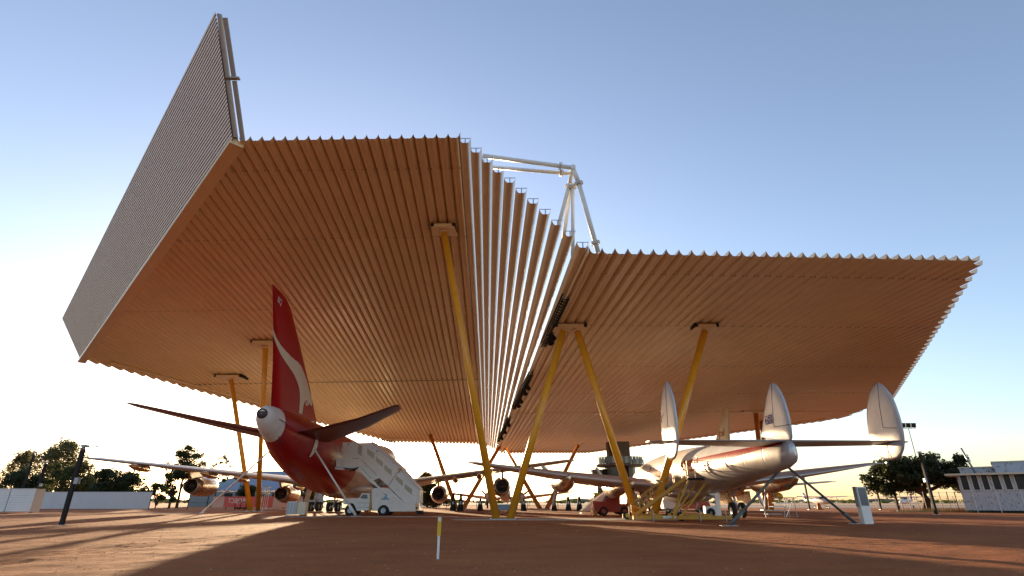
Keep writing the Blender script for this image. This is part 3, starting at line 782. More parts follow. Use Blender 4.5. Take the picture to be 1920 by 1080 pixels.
for s_ in (-1, 1):
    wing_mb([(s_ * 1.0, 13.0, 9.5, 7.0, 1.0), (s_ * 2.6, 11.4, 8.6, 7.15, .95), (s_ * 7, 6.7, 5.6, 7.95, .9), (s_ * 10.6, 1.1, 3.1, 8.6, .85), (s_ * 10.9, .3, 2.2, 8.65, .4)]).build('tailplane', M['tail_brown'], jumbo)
    wing_mb([(s_ * 2.5, 52.0, 16.5, 3.2, 1.0), (s_ * 5, 49.5, 14.2, 3.45, 1.0), (s_ * 11.7, 42.8, 9.4, 4.35, .95), (s_ * 21, 34.3, 6.6, 5.3, .9), (s_ * 29.0, 26.9, 4.2, 6.1, .85), (s_ * 29.8, 25.6, 2.6, 6.15, .4)]).build('wing', M['wing_grey'], jumbo)
    for sp_, yy, zz, rr in ((11.7, 43.8, 2.35, 1.32), (21, 35.6, 3.25, 1.32)):
        engine(jumbo, (s_ * sp_, yy, zz), rr, 5.8)
        mb = MB(); zt = zz + 2.0
        mb.prism([(s_ * sp_ - .16, yy + 1.6, zz + 1.15), (s_ * sp_ - .16, yy - 3.8, zt + .1), (s_ * sp_ - .16, yy - 1.0, zt + .1), (s_ * sp_ - .16, yy + 1.0, zt - .35)], (.32, 0, 0))
        mb.prism([(s_ * sp_ - .14, yy + 1.2, zz + 1.25), (s_ * sp_ - .14, yy - 3.0, zz + .75), (s_ * sp_ - .14, yy - 4.6, zt), (s_ * sp_ - .14, yy + .2, zt)], (.28, 0, 0))
        mb.build('pylon', M['bronze'], jumbo)
    for sp_, yy, zz in ((8.2, 38.0, 3.2), (14.5, 33.2, 4.1), (17.8, 31.0, 4.5), (24.5, 27.0, 5.15)):
        mb = MB(); mb.lathe((s_ * sp_, yy, zz), (0, -1, .05), [(-2.2, .05), (-1.2, .36), (.4, .45), (2.0, .3), (3.2, .04)], 14); mb.build('flap_fairing', M['bronze'], jumbo)
    # main gear: wing bogie and body bogie on each side
    for sp_, yy in ((5.5, 37.5), (1.95, 33.8)):
        mb = MB(); mb.tube([(s_ * sp_, yy, .65), (s_ * sp_, yy, 3.0)], [.16, .2]); mb.tube([(s_ * sp_, yy - .8, .65), (s_ * sp_, yy + .8, .65)], .14); mb.tube([(s_ * sp_, yy, 1.0), (s_ * (sp_ - 1.3), yy + .6, 3.1)], .09)
        mb.build('landing_gear_leg', M['alu_dull'], jumbo)
        for dx in (-.55, .55):
            for dy in (-.75, .75): wheel(jumbo, (s_ * sp_ + dx, yy + dy, .62), .62, .44)
    mb = MB(); mb.prism([(s_ * 6.6, 36.2, 3.0), (s_ * 6.6, 39, 3.0), (s_ * 6.9, 38.7, 1.3), (s_ * 6.9, 36.6, 1.3)], (.06, 0, 0)); mb.build('gear_door', M['wing_grey'], jumbo)
mb = MB(); mb.tube([(0, 62, .6), (0, 62, 3)], .15); mb.build('landing_gear_leg', M['alu_dull'], jumbo)
for dx in (-.45, .45): wheel(jumbo, (dx, 62, .6), .6, .4)
# pale curved strip where the brace meets the flank
def jloc(p):                                         # world -> jumbo local
    return jumbo_m_inv @ Vector(p)
jumbo_m = Matrix.Translation((-20.3, 45.3, 0)) @ Matrix.Rotation(JA, 4, 'Z'); jumbo_m_inv = jumbo_m.inverted()
def jsurf(y, ang, off=.02):                          # point on the fuselage skin
    for a, b in zip(st, st[1:]):
        if a[0] <= y <= b[0]:
            t = (y - a[0]) / (b[0] - a[0]); z, w, h = (a[q] + (b[q] - a[q]) * t for q in (1, 2, 3)); break
    return Vector(((w + off) * math.sin(ang), y, z + (h + off) * math.cos(ang)))
mb = MB()
prev = None
for k in range(13):
    ang = math.radians(72 + k * 4.2); w = .32 * math.sin(PI * (k + .8) / 13.6) + .06
    cur = (jsurf(7.6 - w - .04 * k, ang, .05), jsurf(7.6 + w - .04 * k, ang, .05))
    if prev: mb.face([prev[0], cur[0], cur[1], prev[1]])
    prev = cur
mb.build('tail_skid_strip', M['white_clean'], jumbo)
# rear doors and small marks
mb = MB()
for k in range(5): mb.box(.97 - .03 * k, 1.0, .2 + k * .18, .3 + k * .18, 6.2 - .1 * k, 6.32 - .1 * k)
mb.build('stencil_marks', M['black'], jumbo, kind='stuff')
mb = MB(); mb.face([jsurf(.0, math.radians(82), .012), jsurf(1.8, math.radians(82), .012), jsurf(1.8, math.radians(85), .012), jsurf(0, math.radians(85), .012)]); mb.build('panel_seam', M['dark_metal'], jumbo)
for k in range(22):                                   # cabin windows ahead of the red tail
    y0 = 24 + k * 1.25
    mb = MB(); mb.face([jsurf(y0, math.radians(78), .01), jsurf(y0 + .28, math.radians(78), .01), jsurf(y0 + .28, math.radians(71.5), .01), jsurf(y0, math.radians(71.5), .01)]); mb.build('cabin_window', M['glass'], jumbo)

def prop_brace(a, b, r, m, label, group, cat='brace', foot=True):
    t = thing('tail_brace', label, cat, group, tuple(b))
    a, b = Vector(a) - Vector(b), Vector((0, 0, 0)); d_ = (a - b).normalized()
    mb = MB(); mb.tube([b + d_ * .5, a], r, 14); mb.build('pole', M[m], t)
    mb = MB(); mb.tube([b + d_ * .08, b + d_ * 1.3], r * 1.45, 14); mb.build('sleeve', M[m], t)
    if foot: mb = MB(); mb.box(-.45, .45, -.25, .25, .005, .04); mb.build('foot_plate', M['galv'], t)
    return t
f1 = at(668, 969, 54.0); f1.z = 0
prop_brace(jumbo_m @ jsurf(7.4, math.radians(104), .05), f1, .085, 'white_steel', 'white strut propping the right side of the red airliner tail beside the stair truck', 'struts propping the airliner tail')
f2 = at(376, 963.5, 63.0); f2.z = 0
prop_brace(jumbo_m @ jsurf(7.4, math.radians(256), .05), f2, .085, 'white_steel', 'white strut running from the left of the red tail down to a pale slab', 'struts propping the airliner tail')

# ------------------------------------------------------------------ triple-finned propeller airliner
CX, CY = 15.35, 30.5
conn = thing('propeller_airliner', 'polished metal four-propeller airliner with three rounded tail fins', 'airliner', None, (CX, CY, 0), math.radians(2.0))
def conn_zones(X, Y, Z, c):
    up = c(c(Y, 'MULTIPLY', -.02), 'ADD', 4.42)
    lo0 = c(c(Y, 'MULTIPLY', -.085), 'ADD', 4.30)
    lo = c(lo0, 'MAXIMUM', 3.30)
    above = c(Z, 'GREATER_THAN', up)
    stripe = c(c(Z, 'LESS_THAN', up), 'MULTIPLY', c(Z, 'GREATER_THAN', lo))
    stripe = c(stripe, 'MULTIPLY', c(Y, 'GREATER_THAN', .4))
    return ((.60, .585, .58), .6), [(above, (.78, .77, .74), 0), (stripe, (.36, .018, .02), 0)]
M['conn_skin'] = band_mat('prop_airliner_paint', 'band', conn_zones)
cst = [(-.35, 3.85, .06, .25), (-.1, 3.8, .26, .58), (.7, 3.78, .45, .78), (2, 3.78, .72, .92), (4.5, 3.72, 1.1, 1.15), (7.5, 3.62, 1.42, 1.42), (12, 3.55, 1.7, 1.7), (17, 3.6, 1.78, 1.78), (22, 3.55, 1.78, 1.78), (27, 3.4, 1.68, 1.68), (30.5, 3.15, 1.4, 1.4), (33, 2.9, .95, .95), (34.6, 2.75, .2, .2)]
body_mb(cst, 40).build('fuselage', M['conn_skin'], conn)
body_mb([(12, 2.0, .4, .3), (15, 1.95, 1.3, .75), (20, 1.95, 1.4, .8), (24, 2.1, .6, .4)], 20).build('belly_fairing', M['alu'], conn)
# fins traced in their planes
def fin_from(pix, xw, thick, name, m, par, x_loc):
    P0 = (xw, 0, 0)
    pts = []
    for p in pix:
        h = hit(p[0], p[1], (xw, 0, 0), (xw, 10, 0), (xw, 0, 10)); pts.append((h.y - CY, h.z))
    # resample into a lens-shaped solid: outline ring pinched, centre ridge thick
    cy = sum(q[0] for q in pts) / len(pts); cz = sum(q[1] for q in pts) / len(pts)
    mb = MB(); n = len(pts)
    rings = []
    for s_, f in ((-1, 0.0), (-1, .45), (-1, .75), (-.55, .93), (0, 1.0), (.55, .93), (1, .75), (1, .45), (1, 0.0)):
        rings.append([Vector((x_loc + s_ * thick * (1 - .0 * f), cy + (y - cy) * max(f, .02), cz + (z - cz) * max(f, .02))) for y, z in pts])
    mb.loft(rings, 0, True)
    return mb.build(name, M[m], par), pts
def cc(L): return [(1400 + x / 6, 700 + y / 6) for x, y in L]
side_pix = cc([(1515, 98), (1478, 112), (1440, 160), (1412, 230), (1398, 310), (1389, 400), (1390, 500), (1400, 590), (1415, 680), (1440, 780), (1470, 850), (1510, 910), (1560, 955), (1620, 975), (1690, 978), (1740, 960), (1780, 915), (1803, 850), (1809, 770), (1800, 680), (1780, 570), (1755, 480), (1725, 390), (1695, 310), (1655, 230), (1600, 160), (1555, 115)])
cen_pix = cc([(300, 108), (275, 118), (262, 150), (248, 210), (235, 280), (224, 360), (213, 460), (203, 560), (193, 640), (185, 720), (330, 760), (500, 770), (515, 720), (505, 620), (490, 530), (472, 450), (450, 370), (425, 290), (395, 220), (365, 165), (335, 125)])
FX = 6.2
rf, side_pts = fin_from(side_pix, CX + FX, .10, 'outer_fin', 'alu_dull', conn, FX)
lf = rf.copy(); COL.objects.link(lf); lf.parent = conn; lf.location = (-2 * FX - .15, 0, 0); lf['label'] = 'left outer fin with a small dark red winged mark'
cf, cen_pts = fin_from(cen_pix, CX, .11, 'centre_fin', 'alu_dull', conn, 0)
# rudder hinge lines, thin dark gaps
def seam(par, x, pts, m='black', w=.028):
    mb = MB()
    for a, b in zip(pts, pts[1:]): mb.bar((x, a[0], a[1]), (x, b[0], b[1]), .012, w)
    mb.build('rudder_seam', M[m], par)
def cyz(px, py, xw):
    h = hit(px, py, (xw, 0, 0), (xw, 10, 0), (xw, 0, 10)); return (h.y - CY, h.z)
sm = [cyz(*p, CX + FX) for p in cc([(1520, 105), (1545, 350), (1588, 605), (1640, 608), (1735, 608)])]
sm2 = [cyz(*p, CX + FX) for p in cc([(1770, 752), (1630, 785), (1650, 900), (1660, 970)])]
for X_ in (FX - .105, -FX - .26, -FX - .04): seam(conn, X_, sm); seam(conn, X_, sm2)
smc = [cyz(*p, CX) for p in cc([(303, 112), (312, 300), (325, 460), (340, 600), (430, 590), (500, 575)])]
seam(conn, -.115, smc)
for s_ in (-1, 1):
    wing_mb([(s_ * .15, 3.2, 3.3, 4.42, 1.0), (s_ * 3, 3.0, 2.9, 4.44, .95), (s_ * 6.2, 2.6, 2.3, 4.46, .9), (s_ * 7.1, 2.2, 1.6, 4.47, .8), (s_ * 7.55, 1.7, .7, 4.47, .6)]).build('tailplane', M['alu_dull'], conn)
    wing_mb([(s_ * 1.2, 24.0, 6.4, 2.4, 1.8), (s_ * 4.7, 23.6, 5.8, 2.75, 1.8), (s_ * 9.8, 22.6, 4.6, 3.3, 1.7), (s_ * 15, 21.4, 3.0, 4.0, 1.5), (s_ * 17.8, 20.6, 2.0, 4.4, 1.2), (s_ * 18.75, 19.6, .6, 4.5, .6)]).build('wing', M['alu_dull'], conn)
    for sp_, zz, yb in ((4.75, 2.55, 16.8), (9.85, 3.05, 17.8)):
        mb = MB(); rings = []
        for t, r_, dz in ((yb, .12, .15), (yb + .8, .42, .0), (yb + 2.2, .72, -.12), (yb + 4.6, .86, -.18), (24.0, .88, -.12), (25.6, .86, -.05), (26.2, .72, 0), (26.3, .5, 0)):
            rings.append([Vector((s_ * sp_ + r_ * math.sin(2 * PI * k / 24), t, zz + dz + r_ * math.cos(2 * PI * k / 24))) for k in range(24)])
        mb.loft(rings); mb.build('engine_nacelle', M['bronze'], conn)
        prop(conn, (s_ * sp_, 26.45, zz), 2.3, 3, math.radians(135 if s_ * sp_ < -5 else 200 + sp_ * 9))
    # main gear
    mb = MB(); mb.tube([(s_ * 4.3, 18.1, .6), (s_ * 4.3, 18.6, 2.2)], .11); mb.tube([(s_ * 4.3, 18.3, 1.0), (s_ * 4.3, 20.2, 2.1)], .06); mb.tube([(s_ * 4.0, 18.1, .62), (s_ * 4.6, 18.1, .62)], .08)
    mb.build('landing_gear_leg', M['alu'], conn)
    for dx in (-.42, .42): wheel(conn, (s_ * 4.3 + dx, 18.1, .62), .62, .34)
    for ox, o2 in ((5.1, 5.25), (3.4, 3.3)):
        mb = MB(); mb.prism([(s_ * ox, 17.1, 2.1), (s_ * ox, 20.2, 2.1), (s_ * o2, 19.8, 1.1), (s_ * o2, 17.4, 1.1)], (.05, 0, 0)); mb.build('gear_door', M['bronze'], conn)
mb = MB(); mb.tube([(0, 31, .5), (0, 31, 2.2)], .1); mb.build('landing_gear_leg', M['alu'], conn)
for dx in (-.25, .25): wheel(conn, (dx, 31, .42), .42, .22)
# outline of the passenger door, windows and small mast
def csurf(y, ang, off=.012):
    for a, b in zip(cst, cst[1:]):
        if a[0] <= y <= b[0]:
            t = (y - a[0]) / (b[0] - a[0]); z, w, h = (a[q] + (b[q] - a[q]) * t for q in (1, 2, 3)); break
    return Vector(((w + off) * math.sin(ang), y, z + (h + off) * math.cos(ang)))
mb = MB()
dd = [(10.2, -112), (10.2, -78), (10.35, -66), (10.75, -60), (11.2, -66), (11.3, -78), (11.3, -112)]
for a, b in zip(dd, dd[1:]): mb.bar(csurf(a[0], math.radians(a[1]), .02), csurf(b[0], math.radians(b[1]), .02), .03)
mb.build('door_outline', M['dark_metal'], conn)
mb = MB(); mb.box(-.62, -.55, 3.4, 3.5, 4.35, 4.85); mb.build('aerial', M['white_clean'], conn)
for k in range(14):
    y0 = 12.6 + k * 1.15
    if k in (9,): continue
    mb = MB(); a0 = math.radians(-76); a1 = math.radians(-66)
    mb.face([csurf(y0, a0), csurf(y0 + .38, a0), csurf(y0 + .38, a1), csurf(y0, a1)]); mb.build('cabin_window', M['glass'], conn)
# flag on the left face of the centre fin
fy0, fz0 = cyz(*cc([(328, 560)])[0], CX); fy1, fz1 = cyz(*cc([(232, 460)])[0], CX)
yR, yL, zB, zT = fy0, fy1, cyz(*cc([(328, 560)])[0], CX)[1], cyz(*cc([(328, 455)])[0], CX)[1]
FXX = -.135
def FQ(mb, u0, u1, v0, v1, m, o=0): # u from 0 (left in view) to 1, v up
    Y = lambda u: yL + (yR - yL) * u
    Z = lambda v: zB + (zT - zB) * v
    mb.face([(FXX - o, Y(u0), Z(v0)), (FXX - o, Y(u1), Z(v0)), (FXX - o, Y(u1), Z(v1)), (FXX - o, Y(u0), Z(v1))], m)
mb = MB(); FQ(mb, 0, 1, 0, 1, 0)
FQ(mb, 0, .5, .70, .80, 1, .004); FQ(mb, .21, .29, .5, 1, 1, .004)
def diag(mb, u0, v0, u1, v1, w, m, o):
    Y = lambda u: yL + (yR - yL) * u
    Z = lambda v: zB + (zT - zB) * v
    mb.face([(FXX - o, Y(u0), Z(v0)), (FXX - o, Y(u1), Z(v1)), (FXX - o, Y(u1), Z(v1 - w if v1 > v0 else v1 + w)), (FXX - o, Y(u0), Z(v0 + w if v1 < v0 else v0 + .0001))], m)
diag(mb, 0, 1, .5, .5, -.07, 1, .003); diag(mb, 0, .5, .5, 1, .07, 1, .0035)
FQ(mb, 0, .5, .725, .775, 2, .007); FQ(mb, .232, .268, .5, 1, 2, .007)
for (u, v, r_) in ((.25, .25, .10), (.75, .82, .055), (.75, .18, .06), (.62, .52, .055), (.88, .58, .05), (.80, .42, .03)):
    Y = yL + (yR - yL) * u; Z = zB + (zT - zB) * v; W = abs(yR - yL) * .5
    ring = []
    for k in range(14):
        rr_ = (r_ if k % 2 == 0 else r_ * .45); a = PI / 2 + k * PI / 7
        ring.append((FXX - .008, Y + rr_ * 1.0 * abs(yR - yL) * math.cos(a), Z + rr_ * 1.4 * (zT - zB) * math.sin(a)))
    mb.face(ring, 1)
mb.build('flag_marking', [M['blue'], M['white_clean'], M['flag_red']], conn)
# winged mark on the left outer fin
wx = CX - FX - .26
def WY(x, y):
    h = hit(1200 + x / 5.4, 700 + y / 5.4, (wx, 0, 0), (wx, 10, 0), (wx, 0, 10)); return (-FX - .262, h.y - CY, h.z)
mb = MB(); mb.face([WY(*p) for p in ((238, 408), (232, 435), (222, 465), (220, 480), (224, 498), (208, 502), (206, 485), (214, 470), (216, 450), (226, 428))]); mb.build('winged_emblem', M['dark_red'], conn)
# grey-green props under the tail
tp = at(1471, 872, 33.2)
f3 = at(1367, 986, 33.0); f3.z = 0
prop_brace(tp, f3, .075, 'teal_steel', 'grey pole propping the tail of the triple-finned airliner, foot on the left', 'poles propping the propeller airliner tail')
f4 = at(1606, 981, 36.0); f4.z = 0
prop_brace(tp + Vector((.1, .1, 0)), f4, .075, 'teal_steel', 'dark green pole propping the triple-finned tail, foot at the white sign box', 'poles propping the propeller airliner tail')

# ------------------------------------------------------------------ second jet behind it
SA = math.radians(3.0)
jet = thing('vintage_jet_airliner', 'older cream and red four-engined jet standing behind the triple-finned airliner', 'airliner', None, (27.9, 71, 0), SA)
def jet_zones(X, Y, Z, c):
    return ((.66, .64, .62), .6), [(c(Z, 'GREATER_THAN', 3.9), (.78, .74, .66), 0), (c(c(Z, 'GREATER_THAN', 3.6), 'MULTIPLY', c(Z, 'LESS_THAN', 4.2)), (.34, .02, .02), 0)]
M['jet_skin'] = band_mat('jet_paint', 'band', jet_zones)
body_mb([(-.6, 5.0, .1, .15), (0, 4.95, .3, .4), (3, 4.6, .85, 1.0), (8, 4.1, 1.5, 1.6), (14, 3.8, 1.85, 1.95), (24, 3.7, 1.88, 2.0), (34, 3.7, 1.88, 2.0), (38, 3.5, 1.5, 1.6), (40.5, 3.2, .8, .8), (41.5, 3.1, .1, .1)], 30).build('fuselage', M['jet_skin'], jet)
wing_mb([(4.6, 8.4, 7.6, 0, .8), (6, 7.0, 6.5, 0, .8), (9, 3.9, 4.4, 0, .8), (12.4, .5, 1.9, 0, .8), (12.7, 0, 1.2, 0, .4)], True).build('fin', M['cream'], jet)
mb = MB(); mb.prism([(-.42, 6.9, 6.6), (-.42, .1, 7.3), (-.42, .15, 8.1), (-.42, 5.7, 7.5)], (.84, 0, 0)); mb.build('fin_stripe', M['dark_red'], jet)
mb = MB(); mb.face([(-.24, 2.3, 9.7), (-.24, 1.9, 10.0), (-.24, 1.1, 9.7), (-.24, .3, 10.3), (-.24, 1.0, 9.3), (-.24, 1.8, 9.3), (-.24, 2.5, 8.6)]); mb.build('kangaroo_emblem', M['dark_red'], jet)
for s_ in (-1, 1):
    wing_mb([(s_ * .4, 6.5, 5, 5.0, 1), (s_ * 6.5, 1.6, 2.1, 5.5, .9)]).build('tailplane', M['wing_grey'], jet)
    wing_mb([(s_ * 1.2, 28, 9.5, 2.6, 1.1), (s_ * 7, 23, 6.2, 3.0, 1), (s_ * 14, 17.3, 4.4, 3.5, .9), (s_ * 19.3, 12.8, 2.8, 3.95, .8), (s_ * 19.9, 12, 1.4, 3.95, .5)]).build('wing', M['wing_grey'], jet)
    for sp_, yy, zz in ((8.3, 23.5, 1.55), (14.0, 18.4, 2.0)):
        engine(jet, (s_ * sp_, yy, zz), .62, 4.6, 'alu_dull', .8, False, 'yellow_cap')
        mb = MB(); mb.prism([(s_ * sp_ - .1, yy + 1.5, zz + .5), (s_ * sp_ - .1, yy - 1.8, zz + .5), (s_ * sp_ - .1, yy - 2.5, zz + 1.5), (s_ * sp_ - .1, yy + .4, zz + 1.3)], (.2, 0, 0)); mb.build('pylon', M['wing_grey'], jet)
    mb = MB(); mb.tube([(s_ * 3.3, 19.5, .6), (s_ * 3.3, 19.5, 2.8)], .14); mb.build('landing_gear_leg', M['alu'], jet)
    for dx in (-.45, .45):
        for dy in (-.6, .6): wheel(jet, (s_ * 3.3 + dx, 19.5 + dy, .55), .55, .34)
mb = MB(); mb.tube([(19.8, 12, 3.95), (19.9, 10.6, 3.95)], .05); mb.build('wing_tip_probe', M['dark_metal'], jet)

# ------------------------------------------------------------------ twin-engined airliner far behind, nose towards the viewer
dak = thing('twin_propeller_aircraft', 'pale twin-propeller aircraft with upswept wings seen head on beyond the columns', 'aircraft', None, (-1.5, 112, 0), 0)
body_mb([(0, 2.6, .2, .2), (.8, 2.65, .75, .75), (2.5, 2.75, 1.15, 1.2), (6, 2.7, 1.25, 1.3), (12, 2.2, 1.1, 1.15), (18, 1.4, .3, .4), (19.3, 1.2, .05, .1)], 24).build('fuselage', M['alu_dull'], dak)
wing_mb([(1.6, 16.2 + 2.5, 2.2, 0, 1), (4.6, 16.6 + 2.2, 1.0, 0, 1)], True).build('fin', M['alu_dull'], dak)
for s_ in (-1, 1):
    rings = []
    mb = MB()
    for sp_, le, ch, z in ((1.0, 4.2, 4.4, 1.75), (3.2, 4.2, 4.2, 1.8), (9, 5.0, 3.0, 2.5), (14.2, 6.2, 1.2, 3.15)):
        rings.append([Vector((s_ * sp_, le + c * ch, z + t * ch * 1.6)) for c, t in AIR])
    mb.loft(rings); mb.build('wing', M['alu_dull'], dak)
    mb = MB(); mb.lathe((s_ * 3.4, 3.2, 2.25), (0, 1, 0), [(-1.0, .3), (-.95, .62), (-.2, .72), (1.5, .66), (3.5, .2)], 20); mb.build('engine_nacelle', M['alu_dull'], dak)
    prop(dak, (s_ * 3.4, 2.0, 2.25), 1.75, 3, math.radians(140 if s_ < 0 else 35))
    mb = MB(); mb.tube([(s_ * 3.4, 3.6, .5), (s_ * 3.4, 3.6, 1.8)], .08); mb.build('landing_gear_leg', M['black'], dak)
    wheel(dak, (s_ * 3.4, 3.6, .55), .55, .3)
    wing_mb([(s_ * .2, 18.6, 2, 1.7, 1), (s_ * 4, 18.2, 1, 1.75, 1)]).build('tailplane', M['alu_dull'], dak)

# ------------------------------------------------------------------ light aeroplanes on the apron
def cessna(loc, rz, label, tail='blue'):
    t = thing('light_aeroplane', label, 'aeroplane', 'small high-wing aeroplanes parked on the apron', loc, rz)
    body_mb([(-4.5, 1.6, .05, .3), (-3, 1.5, .18, .25), (-.6, 1.35, .5, .55), (.6, 1.35, .56, .62), (1.6, 1.2, .5, .45), (2.5, 1.15, .35, .32), (2.8, 1.15, .08, .08)], 18).build('fuselage', M['white_clean'], t)
    wing_mb([(-5.5, 1.0, 1.2, 2.2, 1), (-2.2, 1.25, 1.6, 2.08, 1), (2.2, 1.25, 1.6, 2.08, 1), (5.5, 1.0, 1.2, 2.2, 1)]).build('wing', M['wing_grey'], t)
    mb = MB(); mb.prism([(-.5, -.4, 1.75), (-.5, .9, 1.75), (-.45, .5, 2.1), (-.45, -.3, 2.1)], (1.0, 0, 0)); mb.build('windscreen', M[tail], t)
    for s_ in (-1, 1):
        mb = MB(); mb.bar((s_ * .5, .3, 1.0), (s_ * 2.6, .5, 2.05), .06); mb.build('wing_strut', M['white_clean'], t)
        mb = MB(); mb.bar((s_ * .4, 0, .9), (s_ * 1.2, 0, .25), .07); mb.build('landing_gear_leg', M['white_clean'], t)
        wheel(t, (s_ * 1.25, 0, .24), .24, .16)
    wheel(t, (0, 2.1, .22), .22, .15)
    mb = MB(); mb.bar((0, 2.1, .3), (0, 2.1, 1.0), .07); mb.build('nose_leg', M['white_clean'], t)
    wing_mb([(1.6, -3.4, 1.3, 0, 1), (2.9, -4.2, .7, 0, 1)], True).build('fin', M[tail], t)
    wing_mb([(-1.7, -3.7, .8, 1.6, 1), (1.7, -3.7, .8, 1.6, 1)]).build('tailplane', M['white_clean'], t)
    return t
q = at(1538, 945, 112); cessna((q.x, 112, 0), PI + .15, 'small high-wing aeroplane with a blue windscreen cover on the apron behind the green pole')
q = at(1698, 944, 118); cessna((q.x, 118, 0), PI - .9, 'small white and red high-wing aeroplane parked beyond the big dark tree', 'dark_red')
q = at(1537, 955, 98)
t = thing('traffic_cone', 'orange marker drum on the ground in front of the blue-windowed aeroplane', 'marker', None, (q.x, 98, 0))
mb = MB(); mb.lathe((0, 0, 0), (0, 0, 1), [(0, .42), (.25, .36), (1.0, .25), (1.02, .02)], 14); mb.build('drum', M['orange'], t)
mb = MB(); mb.box(-.48, .48, -.48, .48, .002, .06); mb.build('base', M['black'], t)

# ------------------------------------------------------------------ stair truck beside the jumbo
TD = 57.2; TW = 2.5
truck = thing('stair_truck', 'white passenger stair truck with a covered stair raised to the red airliner', 'truck', None, (-13, TD, 0))
def tp_(x, y, dd=0.0):                                # point of the truck's near side in truck coordinates
    p = at(x, y, TD + dd); return Vector((p.x + 13, dd, p.z))
def tc(L, ox, oy, sc): return [(ox + x / sc, oy + y / sc) for x, y in L]
def panel(name, pix, d0, d1, m, par=truck, **k):
    pts = [tp_(*p) for p in pix]; pts = [Vector((p.x, d0, p.z)) for p in pts]
    mb = MB(); mb.prism(pts, (0, d1 - d0, 0)); return mb.build(name, M[m], par, **k)
S = 6.75
# crop of the photo (640,820) scale 6.75
cab = panel('cab', tc([(8, 790), (30, 775), (215, 768), (250, 708), (355, 706), (352, 925), (185, 930), (165, 870), (140, 835), (80, 830), (50, 850), (20, 850)], 640, 820, S), .25, TW - .25, 'stair_white')
panel('cab_window', tc([(232, 772), (262, 722), (322, 724), (322, 778)], 640, 820, S), .22, .27, 'glass_blue', cab)
mb = MB(); a = tp_(*tc([(222, 766)], 640, 820, S)[0]); b = tp_(*tc([(252, 712)], 640, 820, S)[0]); mb.face([(a.x - .02, .45, a.z), (a.x - .02, TW - .45, a.z), (b.x - .02, TW - .45, b.z), (b.x - .02, .45, b.z)]); mb.build('windscreen', M['glass_blue'], cab)
mb = MB(); 
for zz in (.95, ): 
    a = tp_(*tc([(195, 885)], 640, 820, S)[0]); b = tp_(*tc([(345, 890)], 640, 820, S)[0]); mb.box(a.x, b.x, .235, .252, a.z - .012, a.z + .012)
a = tp_(*tc([(205, 830)], 640, 820, S)[0]); mb.box(a.x, b.x, .235, .252, a.z - .01, a.z + .01)
mb.build('door_seam', M['black'], cab)
mb = MB(); a = tp_(*tc([(6, 800)], 640, 820, S)[0]); mb.box(a.x - .12, a.x - .02, .2, TW - .2, .5, .68); mb.build('bumper', M['stair_white'], cab)
for dd in (.5, TW - .5):
    a = tp_(*tc([(12, 815)], 640, 820, S)[0]); mb = MB(); mb.lathe((a.x - .03, dd, a.z), (1, 0, 0), [(-.03, .02), (-.02, .11), (.05, .12)], 14); mb.build('headlight', M['glass_pale'], cab)
body = panel('lower_body', tc([(385, 650), (420, 640), (590, 640), (800, 830), (935, 832), (935, 938), (610, 940), (595, 890), (560, 858), (510, 858), (470, 890), (455, 930), (383, 930)], 640, 820, S), .05, TW - .05, 'stair_white')
panel('side_skirt', tc([(600, 885), (935, 885), (935, 937), (612, 937)], 640, 820, S), .0, .05, 'stair_white', body)
panel('mast_post', tc([(372, 720), (390, 720), (362, 948), (340, 948)], 640, 820, S), .1, .35, 'yellow2')
panel('lift_ram', tc([(378, 655), (392, 660), (388, 735), (370, 735)], 640, 820, S), .35, .55, 'alu')
# covered stair: upper telescoping section, lower section, roof edge
up = panel('upper_stair_cover', tc([(10, 60), (215, 68), (378, 64), (765, 405), (700, 470), (588, 615), (475, 515), (350, 560), (215, 390), (10, 375)], 640, 820, S), .12, TW - .12, 'stair_white')
lo = panel('lower_stair_cover', tc([(588, 618), (700, 430), (765, 410), (975, 660), (945, 830), (800, 828)], 640, 820, S), .2, TW - .2, 'stair_white')
panel('side_stringer', tc([(205, 395), (230, 400), (430, 580), (600, 720), (810, 832), (780, 832), (590, 735), (350, 555)], 640, 820, S), .0, .13, 'stair_white', body)
mb = MB()
for a_, b_ in (((378, 60), (770, 402)), ((765, 412), (980, 656))):
    p, q_ = tp_(*tc([a_], 640, 820, S)[0]), tp_(*tc([b_], 640, 820, S)[0])
    mb = MB(); mb.prism([(p.x, .04, p.z), (q_.x, .04, q_.z), (q_.x, .04, q_.z + .09), (p.x, .04, p.z + .09)], (0, TW - .08, 0)); mb.build('roof_edge', M['stair_white'], truck)
p = tp_(*tc([(735, 410)], 640, 820, S)[0]); mb = MB(); mb.box(p.x - .15, p.x + .22, .0, TW, p.z - .06, p.z + .12); mb.build('section_joint', M['yellow2'], truck)
def rounded(px, r=.25):
    out = []
    n = len(px)
    for i in range(n):
        a, b, c = px[i - 1], px[i], px[(i + 1) % n]
        for t in (r, r * .35, ): out.append((b[0] + (a[0] - b[0]) * t * (1 if t == r else .3), b[1] + (a[1] - b[1]) * t * (1 if t == r else .3)))
        for t in (r * .35, r): out.append((b[0] + (c[0] - b[0]) * t * (1 if t == r else .3), b[1] + (c[1] - b[1]) * t * (1 if t == r else .3)))
    return out
for w_, m_, par in (([(215, 85), (262, 110), (252, 238), (203, 200)], 'glass_pale', up), ([(325, 138), (415, 200), (408, 275), (322, 205)], 'glass_pale', up), ([(433, 243), (525, 312), (520, 378), (432, 300)], 'glass_pale', up), ([(543, 346), (636, 418), (632, 487), (540, 405)], 'glass_pale', up),
                    ([(687, 480), (776, 550), (772, 620), (683, 535)], 'glass_pale', lo), ([(798, 588), (890, 655), (886, 728), (795, 645)], 'glass_pale', lo)):
    d0 = .10 if par is up else .18
    panel('side_window', tc(rounded(w_, .22), 640, 820, S), d0, d0 + .03, m_, par)
